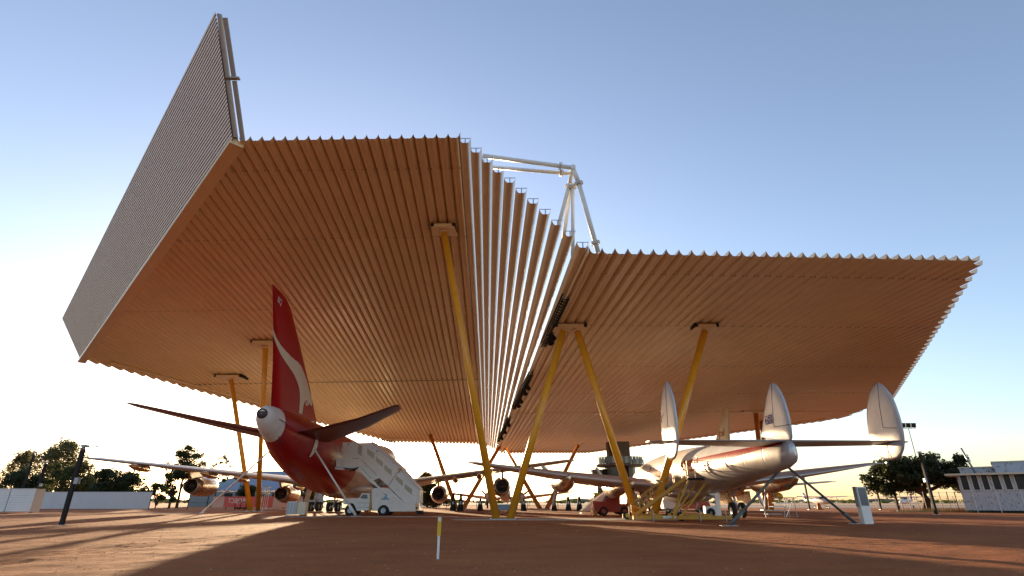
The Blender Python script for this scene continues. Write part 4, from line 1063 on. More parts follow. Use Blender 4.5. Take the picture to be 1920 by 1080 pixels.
for (x_, y_) in ((86, 90), (448, 173), (482, 556), (728, 436), (658, 868)):
    p = tp_(*tc([(x_, y_)], 640, 820, S)[0]); mb = MB(); mb.lathe((p.x, .10, p.z), (0, -1, 0), [(-.02, .07), (.02, .07), (.03, .02)], 10); mb.build('vent_cap', M['dark_metal'], truck)
mb = MB()
for a_, b_ in (((240, 270), (440, 470)), ((595, 610), (690, 455)), ((690, 455), (730, 432)), ((130, 265), (215, 265)), ((480, 520), (590, 618)), ((385, 885), (455, 885)), ((260, 395), (430, 585))):
    p, q_ = tp_(*tc([a_], 640, 820, S)[0]), tp_(*tc([b_], 640, 820, S)[0]); mb.bar((p.x, .11, p.z), (q_.x, .11, q_.z), .03, .03)
mb.build('panel_seams', M['dark_metal'], truck, kind='stuff')
# emblem on the truck body: small tail shape over a bar
panel('emblem', tc([(505, 775), (530, 768), (560, 735), (545, 722), (585, 722), (570, 755), (575, 768), (608, 775), (608, 790), (505, 790)], 640, 820, S), .035, .052, 'light_blue', body)
panel('emblem_bar', tc([(540, 716), (585, 716), (585, 721), (540, 721)], 640, 820, S), .035, .052, 'dark_metal', body)
# front platform with rails against the fuselage
panel('platform_floor', tc([(-75, 372), (215, 380), (205, 400), (-90, 390)], 640, 820, S), .1, TW - .1, 'galv')
panel('platform_canopy', tc([(-70, 262), (5, 258), (5, 372), (-72, 368)], 640, 820, S), .15, .22, 'stair_white')
def trail(name, segs, m, r=.03, dd=.12, par=truck):
    for a_, b_ in segs:
        p, q_ = tp_(*tc([a_], 640, 820, S)[0]), tp_(*tc([b_], 640, 820, S)[0])
        mb = MB(); mb.bar((p.x, dd, p.z), (q_.x, dd, q_.z), r); mb.build(name, M[m], par)
trail('guard_rail', [((-55, 255), (-50, 100)), ((-50, 100), (5, 120)), ((-5, 250), (5, 110)), ((-55, 180), (5, 200))], 'alu', .05)
trail('telescopic_beam', [((20, 395), (180, 402)), ((95, 430), (190, 385)), ((140, 430), (215, 372))], 'black', .10)
trail('brace_bar', [((225, 400), (440, 590)), ((-80, 395), (40, 402))], 'alu', .10)
trail('rear_rail', [((985, 838), (1045, 880)), ((980, 860), (1030, 905)), ((958, 860), (958, 960)), ((985, 770), (1000, 880))], 'alu', .06, .6)
panel('rear_step', tc([(938, 930), (1000, 930), (1000, 980), (950, 978)], 640, 820, S), .4, TW - .4, 'black')
panel('rear_opening', tc([(975, 662), (990, 668), (988, 835), (948, 830)], 640, 820, S), .25, TW - .25, 'stair_white')
fwx, rwx = tp_(*tc([(105, 930)], 640, 820, S)[0]).x, tp_(*tc([(527, 930)], 640, 820, S)[0]).x
for x_ in (fwx, rwx):
    for dd in (.18, TW - .18):
        wheel(truck, (x_, dd, .47), .47, .28, (0, 1, 0))
mb = MB(); mb.box(fwx, rwx + 3.2, .5, TW - .5, .55, .78); mb.build('chassis', M['black'], truck)
mb = MB(); mb.lathe((fwx, .34, .50), (0, 1, 0), [(0, .60), (TW - .68, .60)], 20); mb.build('front_wheel_arch', M['black'], truck)
mb = MB(); mb.lathe((rwx, .34, .52), (0, 1, 0), [(0, .64), (TW - .68, .64)], 20); mb.build('rear_wheel_arch', M['black'], truck)

# ------------------------------------------------------------------ small machines and signs
def ac_unit(x, D, w, h, label, dpt=.9):
    t = thing('air_conditioner', label, 'air conditioner', None, (x, D, 0))
    mb = MB(); mb.box(-w / 2, w / 2, 0, dpt, .08, h); mb.build('casing', M['white_clean'], t)
    mb = MB(); mb.lathe((-w * .06, -.01, h * .52), (0, -1, 0), [(-.03, h * .38), (.02, h * .38), (.03, h * .35), (-.0, h * .34)], 24, 0, False); mb.build('fan_ring', M['white_clean'], t)
    mb = MB(); mb.lathe((-w * .06, -.012, h * .52), (0, -1, 0), [(-.01, .02), (-.008, h * .34)], 24, 0, False); mb.build('fan_grille', M['black'], t)
    mb = MB(); mb.lathe((-w * .06, -.02, h * .52), (0, -1, 0), [(0, h * .1), (.02, h * .02)], 12); mb.build('fan_hub', M['galv'], t)
    for sx in (-1, 1):
        mb = MB(); mb.box(sx * (w / 2 - .12) - .05, sx * (w / 2 - .12) + .05, 0, dpt, 0, .08); mb.build('foot', M['black'], t)
    return t
q = at(1336, 972, 44.6); ac_unit(q.x, 44.6, .95, .95, 'white outdoor air conditioner with a round fan beside the yellow stair base', .4)
q = at(553, 965, 58)
t = thing('air_conditioner', 'pair-width grey condenser cabinet on the ground left of the stair truck', 'air conditioner', None, (q.x, 58, 0))
mb = MB(); mb.box(-.92, .05, 0, .9, .06, 1.28); mb.build('louvred_cabinet', M['white'], t)
mb = MB(); mb.box(.08, .92, .1, .9, .06, 1.25); mb.build('side_cabinet', M['cream'], t)
for k in range(3):
    mb = MB(); mb.box(-.88 + k * .31, -.62 + k * .31, -.02, .0, .12, 1.2); mb.build('coil_panel', M['galv'], t)
# sign pylon
t = thing('sign_pylon', 'white standing box with a dark glass panel in its upper half', 'sign box', None, (21.9, 35.7, 0), .30)
mb = MB(); mb.box(-.36, .36, 0, .30, 0, 2.15); mb.build('cabinet', M['white_clean'], t)
mb = MB(); mb.box(-.30, .30, -.015, .002, 1.05, 2.08); mb.build('display_panel', M['glass_blue'], t)
mb = MB(); mb.box(-.45, -.37, .02, .26, 1.0, 2.15); mb.build('side_fin', M['galv'], t)
# marker post in front
m0 = at(821, 1047, 14.6)
t = thing('marker_post', 'thin white marker post with a yellow reflective sleeve standing alone in the dirt', 'marker post', None, (m0.x, 14.6, 0))
hh = at(826, 970, 14.6).z
mb = MB(); mb.box(-.028, .028, -.02, .02, -.1, hh * .66); mb.build('post', M['white_clean'], t)
mb = MB(); mb.box(-.045, .045, -.028, .028, hh * .55, hh * .9); mb.build('sleeve', M['yellow_cap'], t)
mb = MB(); mb.box(-.04, .04, -.024, .024, hh * .9, hh); mb.build('top_cap', M['cream'], t)

# ------------------------------------------------------------------ lamp posts
def lamp_post(x, D, h, label, r=.09, box=True, turn=1):
    t = thing('lamp_post', label, 'lamp post', 'dark square posts with small lamps', (x, D, 0))
    mb = MB(); mb.box(-r, r, -r, r, 0, h); mb.build('post', M['black'], t)
    mb = MB(); mb.box(-.1 + turn * .12, .14 + turn * .12, -.3, .1, h + .03, h + .16); mb.lathe((turn * .1, -.1, h - .03), (0, -.6, -.8), [(-.05, .05), (.0, .13), (.12, .15)], 12); mb.build('lamp_head', M['galv'], t)
    if box: mb = MB(); mb.box(turn * r, turn * (r + .22), -.15, .1, h * .52, h * .52 + .36); mb.build('control_box', M['galv'], t)
    mb = MB(); mb.box(-r * 2, r * 2, -r * 2, r * 2, 0, .03); mb.build('base_plate', M['galv'], t)
    return t
g_ = gnd(115, 985); lamp_post(g_.x, g_.y, 4.35, 'nearest tall black lamp post at the left, wing tip showing past its top', .10)
lamp_post(-57.4, 69, 5.7, 'black lamp post at the right end of the white corrugated fence', .12)
q = at(43, 917, 96); lamp_post(q.x, 96, 9.0, 'distant black lamp post rising behind the white corrugated fence', .12, False)
lamp_post(44.55, 60.8, 6.2, 'black lamp post in front of the big dark tree trunk at the right', .12, True, -1)
q = at(1685, 957, 84); lamp_post(q.x, 84, 6.6, 'black lamp post left of the big dark tree', .13, False, -1)
q = at(1652, 954.5, 98); lamp_post(q.x, 98, 5.2, 'short black lamp post to the right of the white sign box', .12, False, -1)
q = at(1518, 954.5, 98); lamp_post(q.x, 98, 6.3, 'black lamp post seen past the dark green tail pole', .12, False, -1)
# slender white mast poles
def mast(px, py, D, h, label, arm=False):
    q = at(px, py, D); t = thing('light_mast', label, 'mast', None, (q.x, D, 0))
    mb = MB(); mb.tube([(0, 0, 0), (0, 0, h)], [.085, .05], 10); mb.build('pole', M['fence_grey'], t)
    if arm == 'flood':
        mb = MB(); mb.bar((-1.15, 0, h), (1.15, 0, h), .09); mb.build('crossbar', M['galv'], t)
        for k in (-1, 0, 1):
            mb = MB(); mb.prism([(k * .85 - .36, -.12, h + .08), (k * .85 + .36, -.12, h + .08), (k * .85 + .36, -.30, h + .78), (k * .85 - .36, -.30, h + .78)], (0, .14, .03)); mb.build('floodlight', M['black'], t)
            mb = MB(); mb.box(k * .85 - .05, k * .85 + .05, -.05, .05, h, h + .2); mb.build('lamp_bracket', M['galv'], t)
    elif arm: mb = MB(); mb.lathe((0, 0, h), (0, 0, 1), [(-.02, .05), (.02, .28), (.18, .28), (.26, .05)], 12); mb.build('lamp_head', M['galv'], t)
    return t
mast(1744, 955, 88, at(1720, 803, 88).z, 'tall slender mast carrying three black floodlights above the right tree', 'flood')
mast(851, 950, 150, at(849, 872, 150).z, 'thin far mast with a round head between orange columns', True)
mast(150, 952, 118, at(163, 838, 118).z, 'thin grey pole behind the nearest left lamp post', True)
mast(992, 950, 160, at(992, 888, 160).z, 'thin far pole to the right of the front column pair')

# ------------------------------------------------------------------ yellow boarding stairs at the propeller airliner
ys = thing('boarding_stairs', 'yellow steel boarding stairs with railings climbing to the rear door of the triple-finned airliner', 'stairs', None, (9.4, 42.6, 0))
pt = Vector((3.2, -1.6, 2.85)); ft = Vector((-.5, .9, 0))
tow = (pt - ft); side = Vector((.35, .9, 0)).normalized() * .55
NS = 12
for sd_ in (-1, 1):
    mb = MB(); mb.bar(ft + side * sd_ + Vector((0, 0, .1)), pt + side * sd_, .07, .22); mb.build('stringer', M['yellow2'], ys)
    mb = MB(); mb.bar(ft + side * sd_ + Vector((0, 0, 1.05)), pt + side * sd_ + Vector((0, 0, 1.05)), .05); mb.build('handrail', M['yellow2'], ys)
    mb = MB(); mb.bar(ft + side * sd_ + Vector((0, 0, .6)), pt + side * sd_ + Vector((0, 0, .6)), .035); mb.build('mid_rail', M['yellow2'], ys)
    for k in range(6):
        p = ft.lerp(pt, k / 5) + side * sd_; mb = MB(); mb.bar(p, p + Vector((0, 0, 1.05)), .04); mb.build('baluster', M['yellow2'], ys)
for k in range(NS):
    p = ft.lerp(pt, (k + .6) / NS); mb = MB(); mb.hexa([p - side + Vector((-.13, 0, -.02)), p - side + Vector((.13, 0, -.02)), p + side + Vector((.13, 0, -.02)), p + side + Vector((-.13, 0, -.02)), p - side + Vector((-.13, 0, .02)), p - side + Vector((.13, 0, .02)), p + side + Vector((.13, 0, .02)), p + side + Vector((-.13, 0, .02))]); mb.build('tread', M['yellow2'], ys)
mb = MB(); mb.box(pt.x - .1, pt.x + 1.35, pt.y - .75, pt.y + .75, pt.z - .12, pt.z); mb.build('platform', M['black'], ys)
px0, px1, py0, py1 = pt.x - .05, pt.x + 1.3, pt.y - .72, pt.y + .72
for (x_, y_) in ((px0, py0), (px0 + .55, py0), (px1, py0), (px0, py1), (px1, py1)):
    mb = MB(); mb.bar((x_, y_, pt.z), (x_, y_, pt.z + 1.15), .05); mb.build('railing_post', M['yellow2'], ys)
for y_ in (py0, py1):
    for zz in (.6, 1.15): mb = MB(); mb.bar((px0, y_, pt.z + zz), (px1, y_, pt.z + zz), .045); mb.build('platform_rail', M['yellow2'], ys)
mb = MB(); hoop = [(px1 + .05, py0 + .1, pt.z + .1), (px1 + .05, py0 + .1, pt.z + .9), (px1 + .15, py0 + .15, pt.z + 1.15), (px1 + .4, py0 + .2, pt.z + 1.2), (px1 + .5, py0 + .2, pt.z + 1.0), (px1 + .5, py0 + .2, pt.z + .2)]; mb.tube(hoop, .03, 8); mb.build('door_hoop', M['red_truck'], ys)
# support frame under the platform
for a_, b_ in (((px0, py0, 2.7), (px0 - 1.4, py0 + .2, .15)), ((px1, py0, 2.7), (px1 - 2.4, py0 - .3, .15)), ((px0, py1, 2.7), (px0 - 1.0, py1, .15)), ((px1 - .2, py1, 2.7), (px1 - 2.4, py1, .15)), ((-.4, .4, 1.0), (1.6, -.6, .2))):
    mb = MB(); mb.bar(a_, b_, .12, .12); mb.build('support_leg', M['yellow2'], ys)
for a_, b_ in (((px0 - 1.3, py0 + .1, .5), (px1 - 1.0, py0, 1.6)), ((px0 - 1.3, py1, .3), (px0 + .4, py1, 2.2))):
    mb = MB(); mb.bar(a_, b_, .06, .06); mb.build('cross_brace', M['yellow2'], ys)
mb = MB(); mb.box(-.9, 6.0, 1.9, 2.05, .12, .42); mb.build('base_beam', M['yellow2'], ys)
mb = MB(); mb.box(-.9, 6.0, -1.9, -1.75, .12, .36); mb.build('base_beam', M['yellow2'], ys)
mb = MB(); mb.box(1.2, 2.1, -1.92, -1.902, .20, .34); mb.build('name_plate', M['white_clean'], ys)
mb = MB(); mb.box(1.3, 2.0, -1.926, -1.921, .25, .29); mb.build('plate_text_line', M['light_blue'], ys)
for x_ in (0.5, 3.8, 5.6):
    mb = MB(); mb.bar((x_, -1.98, 0), (x_, -1.98, .75), .05); mb.build('jack_post', M['galv'], ys)
for (x_, y_) in ((-.6, 1.6), (2.6, 1.6), (2.6, -1.4)): wheel(ys, (x_, y_, .3), .3, .15, (0, 1, 0), 'wheel', 'yellow_cap')
q = at(1293, 966, 46); 
# small step ladder under the far right engine
q = at(1461, 962, 50.5)
t = thing('step_ladder', 'low metal work stand with steps under the right wing of the triple-finned airliner', 'ladder', None, (q.x, 50.5, 0), .2)
for x_ in (-1.5, .5, 1.1, 1.9):
    mb = MB(); mb.bar((x_ * .9, 0, 0), (x_ * .9 + (.35 if x_ == .5 else 0), 0, 1.6), .05); mb.build('upright', M['galv'], t)
for k in range(5):
    mb = MB(); mb.box(-1.25 + k * .32, 0.1 + k * .32, -.2, .35, .25 + k * .3, .30 + k * .3); mb.build('step', M['galv'], t)
mb = MB(); mb.bar((-1.4, 0, .25), (-.9, 0, 3.0), .05); mb.bar((-.9, 0, 3.0), (.3, 0, 2.4), .05); mb.build('handrail', M['galv'], t)
mb = MB(); mb.box(-.1, 1.7, -.4, .5, 1.55, 1.62); mb.build('deck', M['black'], t)
mb = MB(); mb.bar((1.7, 0, 1.6), (.6, 0, 0), .06); mb.build('diagonal', M['alu'], t)
# white leg box between wheels
q = at(1349, 972, 47)
t = thing('white_stand', 'upright white post standing under the airliner behind the air conditioner', 'post', None, (q.x, 47, 0))
mb = MB(); mb.box(-.18, .18, -.1, .1, 0, 2.25); mb.build('post', M['white_clean'], t)
mb = MB(); mb.box(-.35, .35, -.3, .3, 0, .06); mb.build('foot', M['concrete'], t)
# ------------------------------------------------------------------ red ground vehicles
def at0(px, D): return at(px, 955, D).x
tug = thing('red_tractor', 'red airport tow tractor parked left of the second yellow column pair', 'tractor', None, (at0(1146, 56), 56, 0))
mb = MB(); mb.prism([(-1.75, 0, 1.35), (-1.7, 0, .7), (-1.1, 0, .35), (1.9, 0, .35), (1.9, 0, 1.0), (1.3, 0, 1.55), (-.3, 0, 1.6), (-.55, 0, 1.25)], (0, 1.8, 0)); mb.build('body', M['red_truck'], tug)
mb = MB(); mb.box(-.25, .5, .3, 1.5, 1.62, 1.85); mb.build('seat', M['black'], tug)
mb = MB(); mb.bar((-.4, .9, 1.3), (-.15, .9, 1.75), .05); mb.lathe((-.15, .9, 1.78), (-.5, 0, .8), [(0, .20), (.03, .20)], 14); mb.build('steering_wheel', M['black'], tug)
for x_ in (-.75, 1.3):
    for y_ in (.0, 1.8): wheel(tug, (x_, y_, .42), .42, .3, (0, 1, 0), 'wheel', 'red_truck')
mb = MB(); mb.box(-1.75, -1.3, .2, 1.6, .02, .5); mb.build('tow_hitch', M['orange'], tug)
air = thing('mobile_stairs', 'white enclosed airstair leaning up behind the red tow tractor', 'stairs', None, (at0(1122, 62), 62, 0))
def ap(x, y): p = at(x, y, 62); return Vector((p.x - air.location.x, 0, p.z))
pts = [ap(*p) for p in ((1090, 958), (1106, 944), (1151, 911), (1166, 911), (1163, 945), (1128, 956))]
mb = MB(); mb.prism(pts, (0, .25, 0)); mb.build('side_panel', M['white'], air)
mb = MB(); mb.prism([p + Vector((0, 1.5, 0)) for p in pts], (0, .12, 0)); mb.build('side_panel', M['white'], air)
for k in range(9):
    p = ap(1092, 957).lerp(ap(1151, 913), k / 9); mb = MB(); mb.box(p.x - .1, p.x + .4, .26, 1.49, max(.02, p.z - .3), max(.06, p.z - .26)); mb.build('tread', M['galv'], air)
for y_ in (.1, 1.5): wheel(air, (2.2, y_, .35), .35, .2, (0, 1, 0))
fire = thing('red_utility_truck', 'low red utility truck seen under the fuselage of the triple-finned airliner', 'truck', None, (at0(1290, 70), 70, 0))
mb = MB(); mb.box(-2.7, 1.2, 0, 2, .45, 1.25); mb.build('flat_bed', M['red_truck'], fire)
mb = MB(); mb.prism([(1.25, 0, .45), (2.7, 0, .45), (2.75, 0, 1.0), (2.4, 0, 1.45), (1.25, 0, 1.5)], (0, 2, 0)); mb.build('cab', M['red_truck'], fire)
mb = MB(); mb.box(-2.6, 1.1, .05, 1.95, 1.27, 1.45); mb.build('cargo_edge', M['white'], fire)
for x_ in (1.9, -1.6):
    for y_ in (.0, 2): wheel(fire, (x_, y_, .4), .4, .25, (0, 1, 0))
vn = thing('white_van', 'small white covered cart behind the base of the yellow boarding stairs', 'cart', None, (at0(1262, 66), 66, 0))
mb = MB(); mb.prism([(-1, 0, .5), (1.0, 0, .5), (1.1, 0, 1.4), (.7, 0, 2.3), (-.6, 0, 2.3), (-1.1, 0, 1.3)], (0, 1.4, 0)); mb.build('body', M['white'], vn)
mb = MB(); mb.prism([(.2, -.02, 1.4), (1.0, -.02, 1.4), (.65, -.02, 2.1), (.2, -.02, 2.1)], (0, .02, 0)); mb.build('window', M['glass'], vn)
for x_ in (-.6, .65): wheel(vn, (x_, .1, .3), .3, .2, (0, 1, 0))
t = thing('step_bench', 'low blue-grey bench cart on the dirt between the feet of the front column pair', 'cart', None, (at0(944, 62), 62, 0))
mb = MB(); mb.box(-.9, .9, 0, .8, .45, 1.0); mb.build('cart_box', M['light_blue'], t)
for x_ in (-.6, .6): wheel(t, (x_, .1, .22), .22, .12, (0, 1, 0))

# ------------------------------------------------------------------ information stands, railing
for px, hh_, lb in ((849, 2.38, 'tall black information stand with a white leaf behind the left orange columns'), (863, 2.29, 'black information stand just right of the tall one by the orange column'), (900, 1.67, 'black tapering stand left of the front column foot'),
                   (982, 1.67, 'black tapering stand right of the front column pair'), (1039, 1.85, 'black tapering stand beside the far orange columns'), (1066, 1.94, 'middle black tapering stand left of the red tow tractor'), (1087, 1.94, 'black tapering stand nearest the white airstair')):
    x_ = at0(px, 84); t = thing('information_stand', lb, 'stand', 'black tapering stands around the dirt apron', (x_, 84, 0))
    mb = MB(); mb.hexa([(-.46, 0, 0), (.46, 0, 0), (.46, .5, 0), (-.46, .5, 0), (-.13, .15, hh_), (.15, .15, hh_), (.15, .35, hh_), (-.13, .35, hh_)]); mb.build('body', M['black'], t)
    mb = MB(); mb.hexa([(-.14, .02, .9), (.14, .02, .9), (.14, .06, .9), (-.14, .06, .9), (-.10, .07, 1.3), (.10, .07, 1.3), (.10, .12, 1.3), (-.10, .12, 1.3)]); mb.build('text_panel', M['galv'], t)
rail = thing('railing', 'long low dark post and rail fence at the far edge of the dirt', 'fence', None, (0, 108, 0))
mb = None
for k in range(24):
    x_ = -18 + k * 1.9; mb = MB(); mb.box(x_ - .05, x_ + .05, -.05, .05, 0, 1.25); mb.build('fence_post', M['black'], rail)
for zz in (1.2, .65): mb = MB(); mb.box(-18, 26, -.03, .03, zz - .03, zz + .03); mb.build('fence_rail', M['black'], rail)
wf = thing('wire_fence', 'long pale wire fence along the edge of the airfield', 'fence', None, (0, 130, 0))
for k in range(22):
    x_ = 34 + k * 4.4; mb = MB(); mb.box(x_ - .04, x_ + .04, -.04, .04, 0, 2.4); mb.build('fence_post', M['fence_grey'], wf)
for zz in (2.3, 1.6, .9): mb = MB(); mb.box(34, 127, -.015, .015, zz - .015, zz + .015); mb.build('fence_wire', M['fence_grey'], wf)
pf = thing('post_fence', 'close wire fence with pale posts between the big tree and the white building', 'fence', None, (57.5, 76, 0))
for k in range(8):
    x_ = -6 + k * 1.05; mb = MB(); mb.box(x_ - .035, x_ + .035, -.035, .035, 0, 2.5); mb.build('fence_post', M['fence_grey'], pf)
for zz in (2.4, 1.7, 1.0): mb = MB(); mb.box(-6, 1.4, -.012, .012, zz - .012, zz + .012); mb.build('fence_wire', M['fence_grey'], pf)
gr = MB()
for _ in range(900):
    x_ = random.uniform(50, 59.5); y_ = random.uniform(74, 77); h_ = random.uniform(.2, .7) * (1 if x_ > 53 else .6)
    gr.face([(x_, y_, 0), (x_ + .05, y_, 0), (x_ + random.uniform(-.2, .2), y_ + random.uniform(-.1, .1), h_)])
gr.build('dry_grass_tufts', M['grass'], kind='stuff', label='dry golden grass tufts along the foot of the fence by the white building')

# ------------------------------------------------------------------ left boundary: corrugated fence, rendered wall, banners
cf_ = thing('corrugated_fence', 'white horizontally corrugated steel fence panel at the left edge', 'fence', None, (0, 0, 0))
c0, c1 = at(-70, 963, 68.5), at(54, 962, 68.5); zt = at(40, 917, 68.5).z
for a_, b_ in ((c0.x, at(7, 962, 68.5).x - .08), (at(7, 962, 68.5).x + .02, c1.x)):
    mb = MB(); n = 26
    for k in range(n):
        z0, z1 = .15 + (zt - .15) * k / n, .15 + (zt - .15) * (k + 1) / n
        y0, y1 = (68.5, 68.54) if k % 2 else (68.54, 68.5)
        mb.face([(a_, y0, z0), (b_, y0, z0), (b_, y1, z1), (a_, y1, z1)])
    mb.build('corrugated_panel', M['white_clean'], cf_)
mb = MB(); mb.box(c0.x, c1.x, 68.56, 68.62, .15, zt); mb.build('backing_frame', M['galv'], cf_)
mb = MB(); mb.prism([(c1.x, 68.5, .1), (c1.x + .5, 69.3, .1), (c1.x + .5, 69.3, zt + .02), (c1.x, 68.5, zt + .02)], (.08, -.06, 0)); mb.build('return_panel', M['cream'], cf_)
mb = MB(); mb.box(c0.x, c1.x, 68.46, 68.6, zt, zt + .06); mb.build('capping', M['white_clean'], cf_)
wl = at(40, 952, 108).x; wr = at(278, 952, 108).x
t = thing('rendered_wall', 'long plain white wall in front of the left trees', 'wall', None, (0, 108, 0))
zt = at(200, 923, 108).z
mb = MB(); mb.box(wl, wr, 0, .25, -.02, zt); mb.build('wall_face', M['plaster'], t)
mb = MB(); mb.box(wl, wr + .05, -.04, .29, zt, zt + .08); mb.build('coping', M['plaster'], t)
# banners on the mesh fence, printing seen from behind
bn = thing('banner_fence', 'pale and red printed fence banners with reversed white lettering beyond the left columns', 'banner', None, (0, 99, 0))
def bx(px): return at(px, 945, 99).x
z0b, z1b = .35, at(440, 931, 99).z
for a_, b_, m_ in ((398, 419, 'banner_pale'), (419.5, 462, 'banner_red'), (462.5, 511, 'banner_red'), (511.5, 540, 'banner_pale'), (540.5, 566, 'banner_pale')):
    mb = MB(); mb.box(bx(a_), bx(b_), 0, .03, z0b, z1b); mb.build('banner_panel', M[m_], bn)
x_ = bx(463)
o = lettering('PROJECT', 1.05, (bx(463.5) + 1.2, -.04, z1b - 1.05), (PI / 2, 0, 0), M['white_clean'], bn); o.scale = (-.8, 1, 1); o.location = (bx(463), -.012, z1b - 1.02)
o = lettering('M', 1.05, (0, 0, 0), (PI / 2, 0, 0), M['white_clean'], bn); o.scale = (-.8, 1, 1); o.location = (bx(490), -.012, z1b - 1.02)
for k in range(9):
    x_ = bx(280 + k * 36); mb = MB(); mb.box(x_ - .05, x_ + .05, .05, .15, 0, 2.2); mb.build('fence_post', M['black'], bn)
for zz in (2.15, 1.1): mb = MB(); mb.box(bx(280), bx(570), .08, .12, zz - .02, zz + .02); mb.build('fence_rail', M['black'], bn)
# picnic frame and trolley before the banners
t = thing('bench_frame', 'dark slim table frame standing before the red banner', 'table', None, (at0(450, 92), 92, 0))
mb = MB(); mb.box(-.5, .5, -.2, .2, 1.15, 1.25); mb.build('top', M['black'], t)
for x_ in (-.9, 0, .9): mb = MB(); mb.box(x_ - .04, x_ + .04, -.04, .04, 0, 1.15 if x_ == 0 else .95); mb.build('leg', M['black'], t)
t = thing('tall_trolley', 'tall white wheeled work stand right of the left yellow columns', 'trolley', None, (at0(494, 88), 88, 0))
for x_ in (-.45, -.15, .15, .45): mb = MB(); mb.box(x_ - .03, x_ + .03, -.03, .03, .1, 3.3); mb.build('upright', M['white_clean'], t)
for zz in (.2, 3.3, 2.4): mb = MB(); mb.box(-.5, .5, -.3, .3, zz - .04, zz + .04); mb.build('shelf', M['white_clean'], t)
for x_ in (-.45, .45): wheel(t, (x_, 0, .1), .1, .08)

# ------------------------------------------------------------------ blue-roofed hangar on the left
hg = thing('hangar_building', 'large pale green shed with a blue-grey sloping roof beyond the banners', 'building', None, (0, 150, 0))
def hx(px, D=150): return at(px, 930, D).x
ez = at(450, 921, 150).z; rz_ = at(420, 884, 165).z
mb = MB(); mb.box(hx(355), hx(566), 0, 18, 0, ez); mb.build('wall', M['green_grey'], hg)
mb = MB(); mb.prism([(hx(404), -.3, ez), (hx(420), 15, rz_), (hx(566), 15, rz_), (hx(570), -.3, ez)], (0, .0, .15)); mb.build('roof', M['blue_roof'], hg)
mb = MB(); mb.prism([(hx(352), -.2, ez + .1), (hx(404), -.32, ez + .1), (hx(420), 15, rz_ + .1), (hx(372), 15, ez + 2)], (0, 0, .1)); mb.build('lean_to_roof', M['green_grey'], hg)
for k in range(5):
    x_ = hx(420 + k * 30); mb = MB(); mb.box(x_, x_ + 2.2, -.06, 0, ez - 1.6, ez - .5); mb.build('window', M['glass'], hg)

# ------------------------------------------------------------------ weathered white building on the right
wb = thing('weathered_building', 'peeling white timber building with a row of dark windows at the right edge', 'building', None, (56.6, 72.0, 0), -.70)
# local x runs right along the front
PEEL = mat('peeling_white_boards', (.55, .57, .60), .8, 0, .08, 1.2, .2, 8, coords='Object')
nt = PEEL.node_tree; b = nt.nodes["Principled BSDF"]; src = b.inputs['Base Color'].links[0].from_socket
tc_ = nt.nodes.new("ShaderNodeTexCoord"); mp_ = nt.nodes.new("ShaderNodeMapping"); mp_.inputs['Scale'].default_value = (2.2, 2.2, .9); nt.links.new(tc_.outputs['Object'], mp_.inputs[0])
n_ = nt.nodes.new("ShaderNodeTexNoise"); n_.inputs['Scale'].default_value = 2.4; n_.inputs['Detail'].default_value = 9; n_.inputs['Roughness'].default_value = .7; nt.links.new(mp_.outputs[0], n_.inputs[0])
r_ = nt.nodes.new("ShaderNodeValToRGB"); r_.color_ramp.elements[0].position = .565; r_.color_ramp.elements[1].position = .60; nt.links.new(n_.outputs[0], r_.inputs[0])
mx_ = nt.nodes.new("ShaderNodeMixRGB"); nt.links.new(r_.outputs[0], mx_.inputs[0]); nt.links.new(src, mx_.inputs[1]); mx_.inputs[2].default_value = (.10, .09, .085, 1); nt.links.new(mx_.outputs[0], b.inputs['Base Color'])
W = 22.0
zb, zs, ze = .25, 2.55, 4.35
ws = []; x_ = .28
for w_ in (.78, .68, .68, .80, .72, 1.9, .78, .68, .68, .8, .8):
    ws.append((x_, x_ + w_)); x_ += w_ + .30
for a_, b_ in zip([0] + [w[1] for w in ws], [w[0] for w in ws] + [W]):
    mb = MB(); mb.box(a_, b_, 0, .18, zs, ze); mb.build('wall_pier', PEEL, wb)
k = 0; x_ = 0
while x_ < W:                                             # sheets of the lower wall with joints between them
    x1_ = min(W, x_ + (1.1 if k == 0 else 2.25)); mb = MB(); mb.box(x_ + .015, x1_ - .015, 0, .18, zb, zs); mb.build('wall_sheet', PEEL, wb)
    mb = MB(); mb.box(x1_ - .05, x1_ + .05, -.05, .0, 0, zs); mb.build('cover_strip', M['white'], wb); x_ = x1_; k += 1
for a_, b_ in ws:
    mb = MB(); mb.box(a_, b_, .10, .13, zs + .08, ze - .02); wn_ = mb.build('window', M['glass'], wb)
    mb = MB(); mb.box(a_ - .04, b_ + .04, -.10, .10, zs, zs + .07); mb.build('window_sill', M['white'], wn_)
    for x2 in (a_ + .02, b_ - .02): mb = MB(); mb.box(x2 - .04, x2 + .04, -.06, .09, zs + .075, ze - .03); mb.build('window_frame', M['white'], wn_)
mb = MB(); mb.box(-.0, W, .3, 9, 0, ze - .05); mb.build('inner_room', M['black'], wb)
mb = MB(); mb.box(-1.1, W, -1.0, 6.0, ze + .02, ze + .16); rf_ = mb.build('roof', M['galv'], wb)
mb = MB(); mb.box(-1.1, W, -1.06, -1.0, ze - .02, ze + .20); mb.build('fascia_board', M['cream'], rf_)
def up_wall(x0, x1, y0, z1):
    mb = MB(); mb.box(x0, x1, y0, y0 + 8, ze + .2, z1); mb.build('upper_wall', PEEL, wb)
    mb = MB(); mb.box(x0 - .1, x1, y0 - .12, y0 + 8.1, z1, z1 + .14); mb.build('upper_eave', M['cream'], wb)
up_wall(.3, 4.0, 6.4, at(1840, 878, 76.5).z); up_wall(3.9, W, 5.6, at(1895, 868, 74.5).z)
for k in range(30):                                       # grime and weeds at the foot
    pass
mb = MB()
